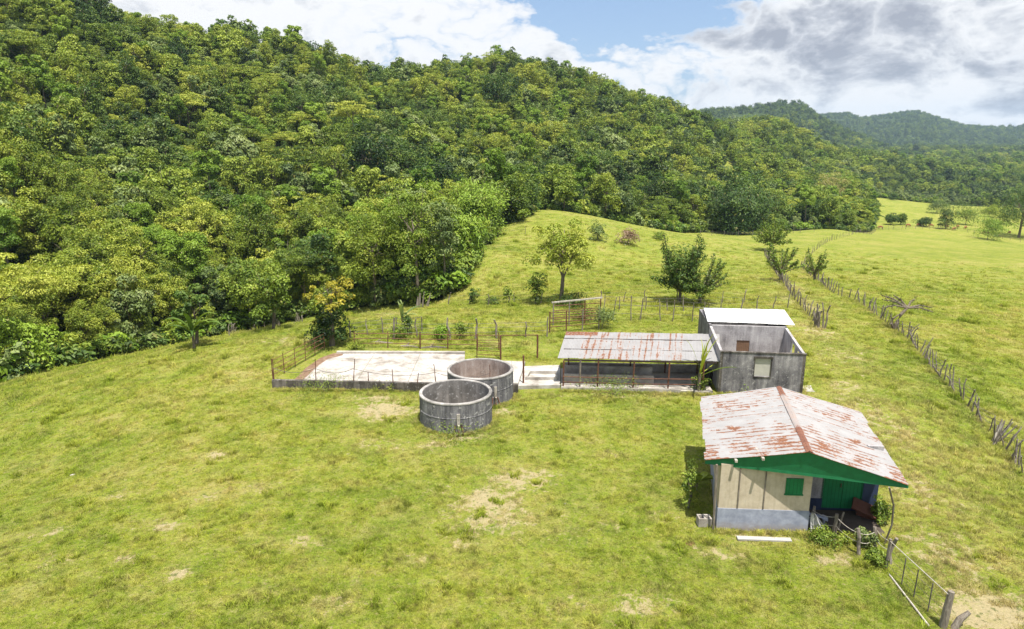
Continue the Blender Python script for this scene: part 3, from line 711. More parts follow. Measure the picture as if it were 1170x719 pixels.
# woods on the far hills: big tree-top clumps
X, Y = scatter(250, 1500, 1080, 1560, 13, g0); X2, Y2 = scatter(350, 2200, 1750, 2700, 18, g0)
X = np.concatenate([X, X2]); Y = np.concatenate([Y, Y2]); Z = hgt(X, Y)
k = (X/Y > .1) & (X/Y < .85) & ((vnoise(X/90, Y/140, 77) > .22))
X, Y, Z = X[k], Y[k], Z[k]
scatter_stuff('distant_woodland', np.stack([X, Y, Z-4], 1), [LO[0], LO[2]], g0.integers(0, 2, len(X)), np.where(Y > 1650, 2.0, 1.6)*g0.uniform(.7, 1.2, len(X)), g0.uniform(0, 6, len(X)),
              g0.uniform(0, .7, len(X)), 'hazy blue-green woodland on the distant hills', 'woodland')
print('FOREST', len(F), 'shown', int((vis > 0).sum()), 'stuff', len(rest), 'far', len(X))
# undergrowth along the forest edge
ed = []
for (xa, ya), (xb, yb) in zip(EDGE[:24], EDGE[1:25]):
    L_ = math.hypot(xb-xa, yb-ya); n = int(L_/.34)
    for q in range(n):
        t = g0.uniform(); ed.append((xa+(xb-xa)*t+g0.normal(0, .6), ya+(yb-ya)*t+abs(g0.normal(0, 1.6))+.3))
ed = np.array(ed); k = inside(ed[:, 0], ed[:, 1]); ed = ed[k]
BUSH = []
for q, (mt, n_, lf_) in enumerate((('mid', 700, .2), ('bright', 600, .26), ('yel', 600, .18), ('silver', 350, .36), ('dark', 700, .22))):
    BUSH.append([crown_mesh('b', 300+q, n_, .8, .65, .45, lf_, LF[mt], 12, .42, .3, low=-.7)])
scatter_stuff('undergrowth', np.stack([ed[:, 0], ed[:, 1], hgt(ed[:, 0], ed[:, 1])], 1), BUSH, g0.integers(0, 5, len(ed)), g0.uniform(.5, 2.6, len(ed)), g0.uniform(0, 6, len(ed)), g0.uniform(.2, .9, len(ed)),
              'low tangled undergrowth along the foot of the forest', 'undergrowth')

# ------------------------------------------------------------------ the painted house
WY = R(-4.0)
hp = atz(818, 606); hb = atz(921, 609)
house = empty('small_house', (hp[0], hp[1], 0), 'small cream and green house under a rusty white gabled roof beside the grassy lane', 'house', rz=WY)
bpy.context.view_layer.update()
HM = Matrix.Translation((hp[0], hp[1], 0))@Matrix.Rotation(WY, 4, 'Z'); HI_ = HM.inverted()
def hl(px, py, z): return HI_@Vector(atz(px, py, z))
FWD = 3.36
def sidew(m, o, z0, z1):
    sh = .165*6; m.prism([(o, .152), (o+.14, .152), (o+.14+sh, 6.0), (o+sh, 6.0)], z0, z1)
def wall_mb(m, x0, x1, y0, y1, z0, z1): m.bb(x0, x1, y0, y1, z0, z1)
m = MB(); m.bb(0, FWD, 0, .15, -.3, .93); sidew(m, 0, -.3, .93); m.build('lower_wall', MATS['blue_grey_wall'], house)
m = MB(); m.bb(.02, FWD-.02, .02, .15, .931, 2.72); sidew(m, .01, .931, 2.78); m.build('upper_wall', MATS['cream_wall'], house)
m = MB(); m.bb(FWD-.15, FWD-.021, .152, 1.58, -.3, 2.9); m.bb(FWD, 4.42, 1.6, 1.75, .62, 2.9); m.build('porch_wall', MATS['render_pale'], house)
m = MB(); m.bb(5.92, 6.5, 1.6, 1.75, 1.75, 2.9); m.build('pier', MATS['render_pale'], house)
m = MB(); m.bb(FWD+.001, 4.42, 1.585, 1.76, .0, .62); m.bb(5.93, 6.5, 1.585, 1.76, 0, 1.75); m.bb(4.42, 5.93, 1.7, 1.76, 0, .25); m.bb(6.38, 6.51, 1.77, 5.9, 0, 2.7); m.bb(1.2, 6.4, 5.9, 6.0, 0, 2.6); m.build('dado', MATS['navy_paint'], house)
m = MB(); m.bb(4.43, 5.16, 1.64, 1.69, .2, 2.35); m.bb(5.175, 5.91, 1.64, 1.69, .2, 2.35); d = m.build('door', MATS['green_boards'], house)
m = MB(); m.bb(5.08, 5.10, 1.60, 1.64, 1.1, 1.28); m.build('handle', MATS['rusty_iron'], d)
m = MB(); m.bb(4.36, 4.43, 1.6, 1.72, .2, 2.42); m.bb(5.91, 5.98, 1.6, 1.72, .2, 2.42); m.bb(4.36, 5.98, 1.6, 1.72, 2.42, 2.5); m.build('door_frame', MATS['green_paint'], house)
# shutter
c0 = hl(893, 541, 2.25); c1 = hl(914, 541, 2.25)
sx0, sx1 = 2.40, 3.02
m = MB(); m.bb(sx0, sx1, -.03, .019, 1.62, 2.25); sh = m.build('shutter', MATS['green_boards'], house)
m = MB(); m.bb(sx0-.03, sx1+.03, -.045, .015, 1.575, 1.617); m.bb(sx0+.05, sx0+.09, -.045, -.031, 1.65, 2.2); m.bb(sx1-.09, sx1-.05, -.045, -.031, 1.65, 2.2); m.build('thin_strip', MATS['green_paint'], sh)
# porch floor and its step
m = MB(); m.bb(FWD+.002, 6.2, .0, 1.6, -.3, .12); m.build('porch_floor', MATS['earth_floor'], house)
# roof: corners found on the two slopes
zE, zR = 2.80, 3.58
LF_, LB_ = hl(806, 526, zE), hl(800, 454, zE); RF_, RB_ = hl(1039, 555, 2.66), hl(983, 471, 2.66); KF, KB = hl(925, 517, zR), hl(890, 442, zR)
def sheet(name, A, B, C, D, mat, parent, amp=.012, pitch=.09, thick=.012, nu=None, nv=8, u0=0.0, alongv=True, jag=0.0, seed=0, tag_=None):
    """corrugated sheet: A-B is the ridge edge, D-C the eave edge; ridges of the corrugation run from the ridge down"""
    A, B, C, D = map(Vector, (A, B, C, D)); L = (B-A).length; Hh = ((D-A).length+(C-B).length)/2
    nu = nu or max(8, int(L/pitch*4)); n = (B-A).cross(D-A).normalized()
    if n.z < 0: n = -n
    g = random.Random(seed); jg = [g.uniform(-jag, jag) for _ in range(60)]
    V = []; UV = []; Fc = []
    for side in (0, 1):
        for i in range(nu+1):
            s = i/nu; sh_ = int(s*L/.62)
            for j in range(nv+1):
                t = j/nv; p = A.lerp(B, s).lerp(D.lerp(C, s), t*(1+jg[sh_ % 60]/Hh))
                w_ = math.sin(s*L/pitch*2*math.pi)*amp+math.sin(s*7+j*.9+seed)*.010*(t > 0)+(.012 if sh_ % 2 else 0)
                V.append(p+n*(w_-(thick if side else 0))); UV.append((u0+s*L, t*Hh))
    st = nv+1; off = (nu+1)*st
    for i in range(nu):
        for j in range(nv):
            a = i*st+j; q = (a, a+1, a+st+1, a+st); Fc.append(q); Fc.append(tuple(off+k for k in q[::-1]))
    for i in range(nu):
        for j in (0, nv): a = i*st+j; Fc.append((a, a+st, off+a+st, off+a) if j else (a, off+a, off+a+st, a+st))
    for j in range(nv):
        for i in (0, nu): a = i*st+j; Fc.append((a, a+1, off+a+1, off+a) if i == 0 else (a, off+a, off+a+1, a+1))
    me = bpy.data.meshes.new(name); me.from_pydata([tuple(v) for v in V], [], Fc); me.update()
    uv = me.uv_layers.new(name='UVMap'); li = np.empty(len(me.loops), np.int32); me.loops.foreach_get('vertex_index', li)
    uv.data.foreach_set('uv', np.array(UV, np.float32)[li].ravel())
    return link(name, me, mat, parent)
Lr = (KF-KB).length
sheet('roof', KB, KF, LF_, LB_, MATS['roof_house'], house, seed=1, jag=.05)
sheet('roof', KB, KF, RF_, RB_, MATS['roof_house'], house, seed=2, jag=.05)
up = Vector((0, 0, .05))
side = Vector((1, 0, 0))
cap = []
for sgn in (-1, 1): cap.append((KB+up*.9, KF+up*.9, KF+side*.12*sgn+Vector((0, -.01, .005)), KB+side*.12*sgn+Vector((0, 0, .005))))
for A, B, C, D in cap: sheet('ridge_cap', A, B, C, D, MATS['roof_ridge'], house, amp=0, nu=24, nv=2, seed=3)
# gable fascia in green boards, set just under the front edge
def fascia(inset, drop):
    L0, K0, R0 = LF_.copy(), KF.copy(), RF_.copy(); back = (LB_-LF_).normalized()*inset
    tp = [L0+back, K0+back, R0+back]; m = MB()
    th = (LB_-LF_).normalized()*.03
    a, b, c = [p-Vector((0, 0, .035)) for p in tp]; la, lb, lc = tp[0]-Vector((0, 0, .17)), None, tp[2]-Vector((0, 0, .14))
    mid = la.lerp(lc, .5)
    pts = [a, b, c, lc, mid, la]; pts2 = [p+th for p in pts]; nn = len(pts)
    m.poly(pts+pts2, [tuple(range(nn))[::-1], tuple(range(nn, 2*nn))]+[(i, (i+1) % nn, nn+(i+1) % nn, nn+i) for i in range(nn)])
    return m
fascia(.06, 0).build('gable_board', MATS['green_paint'], house)
# purlin ends, showing white under the left slope
for t in (.30, .56):
    p = LF_.lerp(KF, t)-Vector((0, 0, .075)); m = MB(); m.box((p.x, p.y+.35, p.z), (.09, .98, .09), rz=0); m.build('purlin', MATS['pale_wood'], house)
# thin brown upright strips set on the cream wall
for x in (.72, 1.66):
    m = MB(); m.bb(x-.022, x+.022, -.012, .019, .96, 2.62); m.build('thin_strip', MATS['weathered_wood'], house)
m = MB(); m.tube([(-.10, -.02, -.2), (-.17, -.03, 2.72)], .045, 6); m.build('corner_post', MATS['weathered_wood'], house)
pp = [hl(1016, 557, 2.62), hl(1021, 577, 1.75), hl(1019, 600, .9), hl(1009, 622, 0)]
m = MB(); m.tube([Vector(pp[0]), Vector(pp[1]), Vector(pp[2]), Vector(pp[3])-Vector((0, 0, .2))], [.035, .035, .03, .035], 6); m.build('porch_post', MATS['weathered_wood'], house)

def solo(m, name, mat, label, cat, group=None, loc=None):
    """recentre a mesh on its own base and tag it"""
    V = np.array(m.v); c = np.array([V[:, 0].mean(), V[:, 1].mean(), V[:, 2].min()]) if loc is None else np.array(loc)
    m.v = [tuple(v) for v in V-c]; o = m.build(name, mat); o.location = tuple(c); return tag(o, label, cat, group)
# things about the house
def hw(x, y, z): return HM@Vector((x, y, z))
m = MB(); a = hw(6.0, 1.15, .45); m.box(a, (1.15, .62, .07), rz=-.45, ry=.3, rx=.3); m.box(a+Vector((.1, .05, -.2)), (.9, .4, .3), rz=-.45, ry=.2)
solo(m, 'bench', MATS['rust_red'], 'old red-brown bench tipped against the wall at the dark end of the porch', 'bench')
m = MB(); a = hw(3.75, .25, .62); m.box(a, (.75, .16, .05), rz=-.25, ry=.12); m.box(a+Vector((.3, -.02, -.08)), (.2, .3, .05), rz=-.4, ry=.3); m.box(a+Vector((-.3, 0, -.34)), (.06, .1, .6)); m.box(a+Vector((.28, 0, -.36)), (.06, .1, .56))
solo(m, 'trestle', MATS['blue_grey_wall'], 'pale blue board on short legs at the porch entrance', 'bench')
m = MB()
sa, sb = Vector(atz(925, 588, .75)), Vector(atz(942, 612, .05))
nx = 7; top = []
V = []
for i in range(nx):
    for j in range(6):
        s = i/(nx-1); t = j/5; V.append((sa.x+.10*s+(.55*s)*t, sa.y-.18+.07*math.sin(i*2.1+j)*1.0, .92-.80*t*(1-.12*s)))
fc = [(i*6+j, i*6+j+1, (i+1)*6+j+1, (i+1)*6+j) for i in range(nx-1) for j in range(5)]
n0 = len(V); V2 = [(a, b+.03, c) for a, b, c in V]
m.poly(V+V2, fc+[tuple(n0+k for k in f[::-1]) for f in fc]+[(j, j+1, n0+j+1, n0+j) for j in range(5)]+[((nx-1)*6+j, n0+(nx-1)*6+j, n0+(nx-1)*6+j+1, (nx-1)*6+j+1) for j in range(5)])
solo(m, 'sack', MATS['sack_cloth'], 'white cloth sack hanging from the wooden post at the porch corner', 'sack')
m = MB(); a = Vector(atz(873, 616, .05)); m.box((a.x, a.y, .05), (1.95, .22, .06), rz=-.07); solo(m, 'plank', MATS['white_paint'], 'white painted plank lying in the grass before the house front', 'plank')
# hollow block by the corner
m = MB(); a = Vector(atz(804, 600, 0)); 
for d_, s_ in (((0, -.15, .18), (.5, .06, .36)), ((0, .15, .18), (.5, .06, .36)), ((-.22, 0, .18), (.06, .24, .36)), ((.22, 0, .18), (.06, .24, .36)), ((0, 0, .18), (.05, .24, .36))): m.box(a+Vector(d_), s_)
solo(m, 'concrete_block', MATS['slab_dull'], 'grey hollow concrete block beside the shaded corner of the house', 'block')

# ------------------------------------------------------------------ roofless block building with a metal roof at the back
bo = atz(820, 448); BY = R(-6.5)
BM = Matrix.Translation((bo[0], bo[1], 0))@Matrix.Rotation(BY, 4, 'Z'); BI = BM.inverted()
def bl(px, py, z): return BI@Vector(atz(px, py, z))
bld = empty('block_building', (bo[0], bo[1], 0), 'grey concrete block building, roofless in front with a white metal roof behind', 'building', rz=BY)
BW, BH, BD = 4.78, 2.45, 4.1
wx0, wx1 = bl(861, 425, 1.2).x, bl(879, 425, 1.2).x
wx0, wx1 = 1.98, 2.88
m = MB()
m.bb(0, wx0, 0, .15, -.4, BH); m.bb(wx1, BW, 0, .15, -.4, BH); m.bb(wx0, wx1, 0, .15, -.4, 1.05); m.bb(wx0, wx1, 0, .15, 2.15, BH)
m.build('front_wall', MATS['block_wall'], bld)
m = MB(); m.bb(-.02, BW+.02, -.03, .17, BH+.001, BH+.06); m.bb(wx0-.09, wx1+.09, -.05, .14, 2.151, 2.27); m.bb(0.0, .16, -.012, -.001, 0, BH); m.bb(BW-.16, BW, -.012, -.001, 0, BH); m.build('coping', MATS['kerb_concrete'], bld)
m = MB(); m.bb(wx0, wx1, .05, .10, 1.05, 2.15); wd = m.build('window', MATS['blown_panel'], bld)
m = MB(); m.bb(wx0-.05, wx0, -.015, .12, 1.0, 2.15); m.bb(wx1, wx1+.05, -.015, .12, 1.0, 2.15); m.bb(wx0-.05, wx1+.05, -.03, .12, .99, 1.045); m.build('frame', MATS['kerb_concrete'], wd)
# side walls, top rising towards the back
def sidewall(x0, x1, name, holes):
    m = MB(); ys = sorted({.151, BD, *[h for q in holes for h in q[:2]]})
    def zt(y): return BH+(2.95-BH)*y/BD
    for ya, yb in zip(ys[:-1], ys[1:]):
        hole = next((q for q in holes if q[0] <= ya+1e-6 and yb <= q[1]+1e-6), None)
        def slab(za, zb_, zc_, zd):  # bottom a,b top c,d
            m.poly([(x0, ya, za), (x1, ya, za), (x1, yb, zb_), (x0, yb, zb_), (x0, ya, zc_), (x1, ya, zc_), (x1, yb, zd), (x0, yb, zd)], [(3, 2, 1, 0), (4, 5, 6, 7), (0, 1, 5, 4), (1, 2, 6, 5), (2, 3, 7, 6), (3, 0, 4, 7)])
        if hole:
            slab(-.4, -.4, hole[2], hole[2]); slab(zt(ya)-.22, zt(yb)-.22, zt(ya), zt(yb))
        else: slab(-.4, -.4, zt(ya), zt(yb))
    return m.build(name, MATS['render_pale'], bld)
sidewall(0, .15, 'side_wall', [])
sidewall(BW-.15, BW, 'side_wall', [(.55, 1.55, 1.2), (1.75, 2.7, 1.5)])
m = MB(); dx0, dx1 = 1.75, 2.55
m.bb(.151, dx0, BD, BD+.15, -.3, 3.0); m.bb(dx1, BW-.151, BD, BD+.15, -.3, 3.0); m.bb(dx0, dx1, BD, BD+.15, 2.05, 3.0); m.build('partition_wall', MATS['render_pale'], bld)
m = MB(); m.bb(dx0, dx1, BD+.04, BD+.09, 0, 2.05); d = m.build('door', MATS['brown_timber'], bld)
m = MB(); m.bb(dx1-.12, dx1-.08, BD+.0, BD+.04, .95, 1.1); m.build('handle', MATS['rusty_iron'], d)
m = MB(); m.bb(.15, BW-.15, .15, BD, -.2, .06); m.build('floor', MATS['slab_dull'], bld)
m = MB(); m.bb(0, .15, BD+.151, BD+4.4, -.4, 3.0); m.bb(BW-.15, BW, BD+.151, BD+4.4, -.4, 3.0); m.bb(.151, BW-.151, BD+4.25, BD+4.4, -.4, 3.0); m.build('rear_wall', MATS['block_wall'], bld)
A, B, C, D = bl(804, 352, 3.28), bl(896, 354, 3.28), bl(908.5, 371.5, 3.10), bl(808.5, 367.5, 3.10)
sheet('roof', A, B, C, D, MATS['roof_plain'], bld, amp=.01, seed=7, nv=4)
m = MB(); m.bb(D.x+.05, C.x-.1, min(C.y, D.y)+.35, min(C.y, D.y)+.43, 3.0, 3.055); m.build('rafter', MATS['dark_timber'], bld)
# dark creeping stains are plants on the corner: small growth
m = MB(); a = Vector(atz(929, 446, 0)); m.prism([(a.x-.6, a.y-.5), (a.x+.7, a.y-.65), (a.x+.85, a.y+.1), (a.x+.1, a.y+.55), (a.x-.7, a.y+.5)], -.05, .10); solo(m, 'slab', MATS['slab_concrete'], 'pale broken concrete slab at the lane side of the block building', 'slab')

# ------------------------------------------------------------------ round tanks
def tank(cx, cy, r, h, label, inner, plug):
    t = empty('water_tank', (cx, cy, 0), label, 'tank'); n = 72; th = .16
    def ring(rad, z, k=0.0): return [(rad*math.cos(2*math.pi*i/n)*(1+k*math.sin(i*1.7)), rad*math.sin(2*math.pi*i/n)*(1+k*math.sin(i*1.7)), z) for i in range(n)]
    m = MB(); m.poly(ring(r, -.35)+ring(r, h-.07), [(i, (i+1) % n, n+(i+1) % n, n+i) for i in range(n)]); m.build('outer_wall', MATS['tank_concrete'], t, True)
    m = MB(); m.poly(ring(r-th, .1)+ring(r-th, h-.03), [(n+i, n+(i+1) % n, (i+1) % n, i) for i in range(n)]); m.build('inner_wall', MATS[inner], t, True)
    m = MB(); rr = [ring(r-th-.005, h-.045), ring(r-th+.01, h, .002), ring(r-.01, h, .002), ring(r+.015, h-.03), ring(r+.015, h-.08), ring(r-.01, h-.085)]
    m.poly(sum(rr, []), [(q*n+i, (q+1)*n+i, (q+1)*n+(i+1) % n, q*n+(i+1) % n) for q in range(len(rr)-1) for i in range(n)]); m.build('rim', MATS['tank_rim'], t)
    m = MB(); m.poly(ring(r-.03, .12), [tuple(range(n))]); m.build('tank_floor', MATS['earth_floor'], t)
    # raised seam and outlet repair
    m = MB(); rr = [ring(r+.001, h*.50), ring(r+.018, h*.515, .001), ring(r+.001, h*.53)]
    m.poly(sum(rr, []), [(q*n+i, q*n+(i+1) % n, (q+1)*n+(i+1) % n, (q+1)*n+i) for q in range(2) for i in range(n)]); m.build('seam', MATS['tank_concrete'], t)
    a = plug; m = MB(); m.box((math.cos(a)*(r+.03), math.sin(a)*(r+.03), h*.5), (.1, .16, h*.36), rz=a); m.box((math.cos(a)*(r+.05), math.sin(a)*(r+.05), h*.18), (.16, .10, h*.3), rz=a, ry=.2); m.build('outlet_patch', MATS['slab_dull'], t)
    m = MB()
    for q in range(3): m.tube([(math.cos(a+.08*(q-1))*(r+.0), math.sin(a+.08*(q-1))*(r+.0), .5), (math.cos(a+.13*(q-1))*(r+.22), math.sin(a+.13*(q-1))*(r+.22), -.1)], .03, 5)
    m.build('pipe', MATS['rusty_iron'], t)
    return t
tank(-2.95, 33.85, 1.90, 1.63, 'front one of the two round dark concrete tanks, nearly empty', 'tank_inside_grey', R(-82))
tank(-1.83, 37.55, 1.90, 1.66, 'rear round concrete tank with rosy inner wall, touching the concrete yard', 'tank_inside_rosy', R(-62))

# ------------------------------------------------------------------ concrete yard
def pxpoly(lst, z): return [tuple(atz(a, b, z)[:2]) for a, b in lst]
YZ = .42
yard = empty('concrete_yard', (*atz(450, 430)[:2], 0), 'broad sunlit concrete yard behind the round tanks with a low mossy kerb wall', 'yard')
YB = Matrix.Translation(-Vector(yard.location))
def loc(o, root):
    for v in o.data.vertices: v.co -= Vector(root.location)
    o.parent = root; return o
m = MB(); m.prism(pxpoly([(343, 435), (352, 427), (362, 418), (372, 410), (395, 404), (404, 402), (445, 404), (531, 405), (531, 411), (600, 413), (592, 438)], YZ), -.2, YZ); loc(m.build('slab', MATS['slab_concrete']), yard)
fl = atz(311, 433.5, .55); fr = atz(592, 440, .5)
m = MB(); A = Vector(fl); B = Vector(fr); d_ = (B-A); L = d_.length; az = math.atan2(d_.y, d_.x)
for q in range(14):
    t0, t1 = q/14, (q+1)/14; c = A.lerp(B, (t0+t1)/2); m.box((c.x, c.y, .08+random.uniform(-.015, .0)), (L/14-.004, .2+random.uniform(-.01, .01), .92), rz=az)
loc(m.build('kerb_wall', MATS['kerb_concrete']), yard)
m = MB(); A = Vector(atz(385, 402, YZ+.1)); B = Vector(atz(531, 402.5, YZ+.1)); c = (A+B)/2; m.box((c.x, c.y, .25), ((B-A).length, .25, .62), rz=math.atan2((B-A).y, (B-A).x)); loc(m.build('back_kerb', MATS['slab_dull']), yard)
m = MB(); A = Vector(atz(313, 430, .4)); B = Vector(atz(372, 399, .4)); 
# grassed bank inside the fence, worn to red earth beside the slab
m.prism(pxpoly([(314, 434), (345, 434), (374, 409), (400, 402), (384, 394), (368, 396), (350, 407)], YZ-.02), -.3, YZ-.02)
o = m.build('bank', MATS['pasture']); tag(o, kind='structure')
ca = o.data.color_attributes.new('mask', 'FLOAT_COLOR', 'POINT'); ca.data.foreach_set('color', [0.0, 0.0, 0.0, 1.0]*len(o.data.vertices))
m = MB(); m.prism(pxpoly([(336, 434), (345, 435), (353, 428), (363, 418), (375, 410), (392, 406), (391, 402), (380, 404), (366, 409), (350, 420)], YZ+.006), YZ-.2, YZ+.006)
def m_mud(t, b, out):
    p = wpos(t); setc(t, b, t.ramp(t.noise(p, 2.4, 5, .7), [(.3, (.13, .075, .045)), (.55, (.22, .14, .09)), (.75, (.32, .25, .19))])); bump(t, b, t.noise(p, 9, 5), .6, .03)
material('mud', m_mud, .95)
tag(m.build('bare_earth', MATS['mud']), kind='structure')
# pale slabs and drinking trough between tanks and cattle shed
tr = empty('trough_slab', (*atz(615, 430)[:2], 0), 'pale concrete slab with a sunken trough between the rear tank and cattle shed', 'slab')
m = MB(); m.prism(pxpoly([(585, 441), (586, 419), (640, 417), (640, 440)], .22), -.2, .22); loc(m.build('slab', MATS['slab_concrete']), tr)
m = MB(); q = pxpoly([(601, 431), (605, 424), (636, 424), (636, 431)], .4); 
for i in range(4):
    a, b = Vector((*q[i], .3)), Vector((*q[(i+1) % 4], .3)); c = (a+b)/2; m.box((c.x, c.y, .31), ((b-a).length, .10, .2), rz=math.atan2((b-a).y, (b-a).x))
loc(m.build('trough', MATS['slab_dull']), tr)
m = MB(); m.prism(pxpoly([(598, 400), (618, 395), (632, 397), (640, 402), (640, 411), (622, 410)], .02), -.2, .04); solo(m, 'paving', MATS['slab_concrete'], 'pale concrete paving behind the rusty gate of the cattle pen', 'paving')
m = MB(); m.prism(pxpoly([(460, 445), (462, 441), (482, 440), (482, 445)], .05), -.2, .09); solo(m, 'step', MATS['slab_concrete'], 'flat pale step at the kerb wall beside the front tank', 'step')

# ------------------------------------------------------------------ cattle shed
sp_ = atz(641, 446); SY = R(-3.5)
SM = Matrix.Translation((sp_[0], sp_[1], 0))@Matrix.Rotation(SY, 4, 'Z'); SI = SM.inverted()
def sl_(px, py, z): return SI@Vector(atz(px, py, z))
shed = empty('cattle_shed', (sp_[0], sp_[1], 0), 'long low open cattle shed with a rust-striped metal roof beside the block building', 'shed', rz=SY)
A, B, C, D = sl_(647, 379, 2.45), sl_(822, 382, 2.45), sl_(823, 413, 1.85), sl_(637, 409.5, 1.85)
SL = 8.95
sheet('roof', A, B, C, D, MATS['roof_shed'], shed, amp=.012, seed=4, nv=10, jag=.05)
for x in (.12, 1.1, 2.15, 4.25, 6.3, 8.3):
    y = .25; m = MB(); m.tube([(x, y, -.3), (x+.02, y, 1.78)], .05 if x != 1.1 else .06, 6); m.build('post', MATS['weathered_wood' if x in (1.1,) else 'rusty_iron'], shed)
for x in (.5, 2.4, 4.4, 6.6, 8.6):
    m = MB(); m.tube([(x, 3.3, -.3), (x, 3.3, 2.25)], .05, 6); m.build('post', MATS['rusty_iron'], shed)
for y, z in ((.28, 1.80), (1.7, 2.02), (3.2, 2.27)):
    m = MB(); m.box((4.6, y, z), (8.9, .07, .09)); m.build('roof_beam', MATS['dark_timber'], shed)
for z in (.45, .78): m = MB(); m.tube([(.1, .22, z), (4.2, .2, z-.03), (8.3, .22, z)], .03, 5); m.build('rail', MATS['rusty_iron'], shed)
m = MB(); m.bb(0, 8.9, .05, 3.9, -.3, .10); m.build('floor', MATS['slab_dull'], shed)
m = MB(); m.bb(0, 7.0, -.05, .049, -.3, .22); m.build('kerb', MATS['slab_dull'], shed)
m = MB(); m.bb(.2, 5.6, 1.15, 1.3, .1, .62); m.bb(.2, 5.6, 1.9, 2.05, .1, .9); m.bb(.2, 5.6, 1.3, 1.9, .1, .35); m.build('feed_trough', MATS['slab_dull'], shed)
m = MB(); m.bb(.3, 8.9, 3.45, 3.6, -.2, .6); m.build('back_wall', MATS['slab_dull'], shed)
m = MB(); a = sl_(808, 432, .5)
bpos = SM@Vector((a.x, a.y, 0)); bz = .12
m.tube([(bpos.x, bpos.y, bz), (bpos.x, bpos.y, bz+.04), (bpos.x, bpos.y, bz+.3), (bpos.x, bpos.y, bz+.34), (bpos.x, bpos.y, bz+.6), (bpos.x, bpos.y, bz+.86), (bpos.x, bpos.y, bz+.9)], [.27, .29, .30, .32, .32, .29, .25], 20)
solo(m, 'barrel', MATS['black_plastic'], 'black plastic barrel in the shade at the block building end of the shed', 'barrel')

# ------------------------------------------------------------------ fences
def along(path):
    P = [PT(a, b) for a, b in path]; out = []; d = 0
    return P
def post_mb(h, r, seed, crook=.06, n=6):
    g = random.Random(seed); m = MB(); k = 4
    pts = [(g.uniform(-crook, crook)*i/k, g.uniform(-crook, crook)*i/k, -.25+(h+.25)*i/k) for i in range(k+1)]
    m.tube(pts, [r*(1.1-.35*i/k)*g.uniform(.85, 1.15) for i in range(k+1)], n); return m
POSTS = [post_mb(1.25, .05, q) for q in range(6)]
def mesh_of(m, name, mat):
    me = bpy.data.meshes.new(name); me.from_pydata(m.v, [], m.f); me.update(); me.materials.append(mat); return me
PM = [mesh_of(q, 'post', MATS['weathered_wood']) for q in POSTS]
PI = [mesh_of(post_mb(1.25, .028, 20+q, .015), 'post', MATS['rusty_iron']) for q in range(3)]
def fence(path, label, spacing=1.6, hs=(.9, 1.15), wires=(.45, .75, 1.0), lean=.12, meshes=None, wr=.009, wire_mat='fence_wire', name='wire_fence', base=None, jitter=.3, maxp=100, wname='wire', sag=.03, width=1.0, cat='fence'):
    P = [np.array(q) for q in (base or along(path))]; root = empty(name, tuple(P[0]), label, cat); O = Vector(P[0])
    g = random.Random(len(label)*7+len(P)); pts = []
    seg = [np.linalg.norm(P[i+1][:2]-P[i][:2]) for i in range(len(P)-1)]; T = sum(seg); sp = max(spacing, T/(maxp-1)); s = 0; n = max(1, int(T/sp))
    for k in range(n+1):
        s = T*k/n+(g.uniform(-jitter, jitter)*sp if 0 < k < n else 0); i = 0; r = s
        while i < len(seg)-1 and r > seg[i]: r -= seg[i]; i += 1
        q = P[i]+(P[i+1]-P[i])*min(1, r/max(seg[i], 1e-6)); z = gz(q[0], q[1]) if base is None else q[2]
        pts.append(Vector((q[0], q[1], z)))
    tops = []
    for k, q in enumerate(pts):
        o = bpy.data.objects.new('post', g.choice(meshes or PM)); COL.objects.link(o); o.parent = root; o.location = q-O
        hh = g.uniform(*hs)/1.25; o.scale = (g.uniform(.8, 1.3)*width, g.uniform(.8, 1.3)*width, hh); o.rotation_euler = (g.gauss(0, lean), g.gauss(0, lean), g.uniform(0, 6.2))
        M = o.rotation_euler.to_matrix(); tops.append((q-O, M))
    for wz in wires:
        line = []
        for k, (q, M) in enumerate(tops):
            p = q+M@Vector((0, 0, wz)); 
            if k: a = line[-1]; line.append((a+p)/2-Vector((0, 0, sag)))
            line.append(p)
        m = MB(); m.tube(line, wr, 4, cap=False); m.build(wname, MATS[wire_mat], root)
    return root
fence([(1168, 543), (1146, 512), (1120, 482), (1103, 462), (1080, 438), (1060, 415), (1042, 393), (1026, 379), (1006, 365)], 'leaning weathered stick and wire fence following the lane down past the dead tree', .58, (.9, 1.45), lean=.24, jitter=.45, wr=.012, width=.85)
fence([(1006, 365), (980, 345), (953, 336), (944, 329), (929, 318), (916, 307)], 'close-set stick fence along the open side of the lane above the dead tree', .9, (.9, 1.4), lean=.18, wires=(.5, .9))
fence([(916, 307), (923, 296), (935, 284), (950, 275), (972, 269), (1000, 265)], 'far line of thin posts crossing the brow of the open pasture', 2.6, (.9, 1.4), lean=.12, wires=(.5,), wr=.008, width=.8)
fence([(933, 374), (925, 362), (914, 350), (905, 339), (897, 327), (888, 315), (880, 302), (874, 292)], 'close-set stick fence between the lane and the two bushy lane trees', .8, (.9, 1.5), lean=.17, wires=(.5, .9))
fence([(690, 353), (730, 354), (790, 356), (840, 358), (900, 352)], 'thin post fence across the pasture behind the shed and block building', 1.6, (.9, 1.5), lean=.07, wires=(.4, .8, 1.1), wr=.008)
fence([(512, 349), (560, 349), (600, 348), (660, 346), (700, 345), (760, 345), (850, 346)], 'sparse old wire fence running behind the yellowing tree', 2.0, (.9, 1.3), lean=.1, wires=(.5, .9), wr=.008)
fence([(400, 386), (425, 383), (450, 380), (482, 378)], 'short post and wire fence between the yellow-leaved tree and the broken stump', 1.0, (1.0, 1.4), lean=.06, wires=(.4, .75, 1.05), wr=.012)
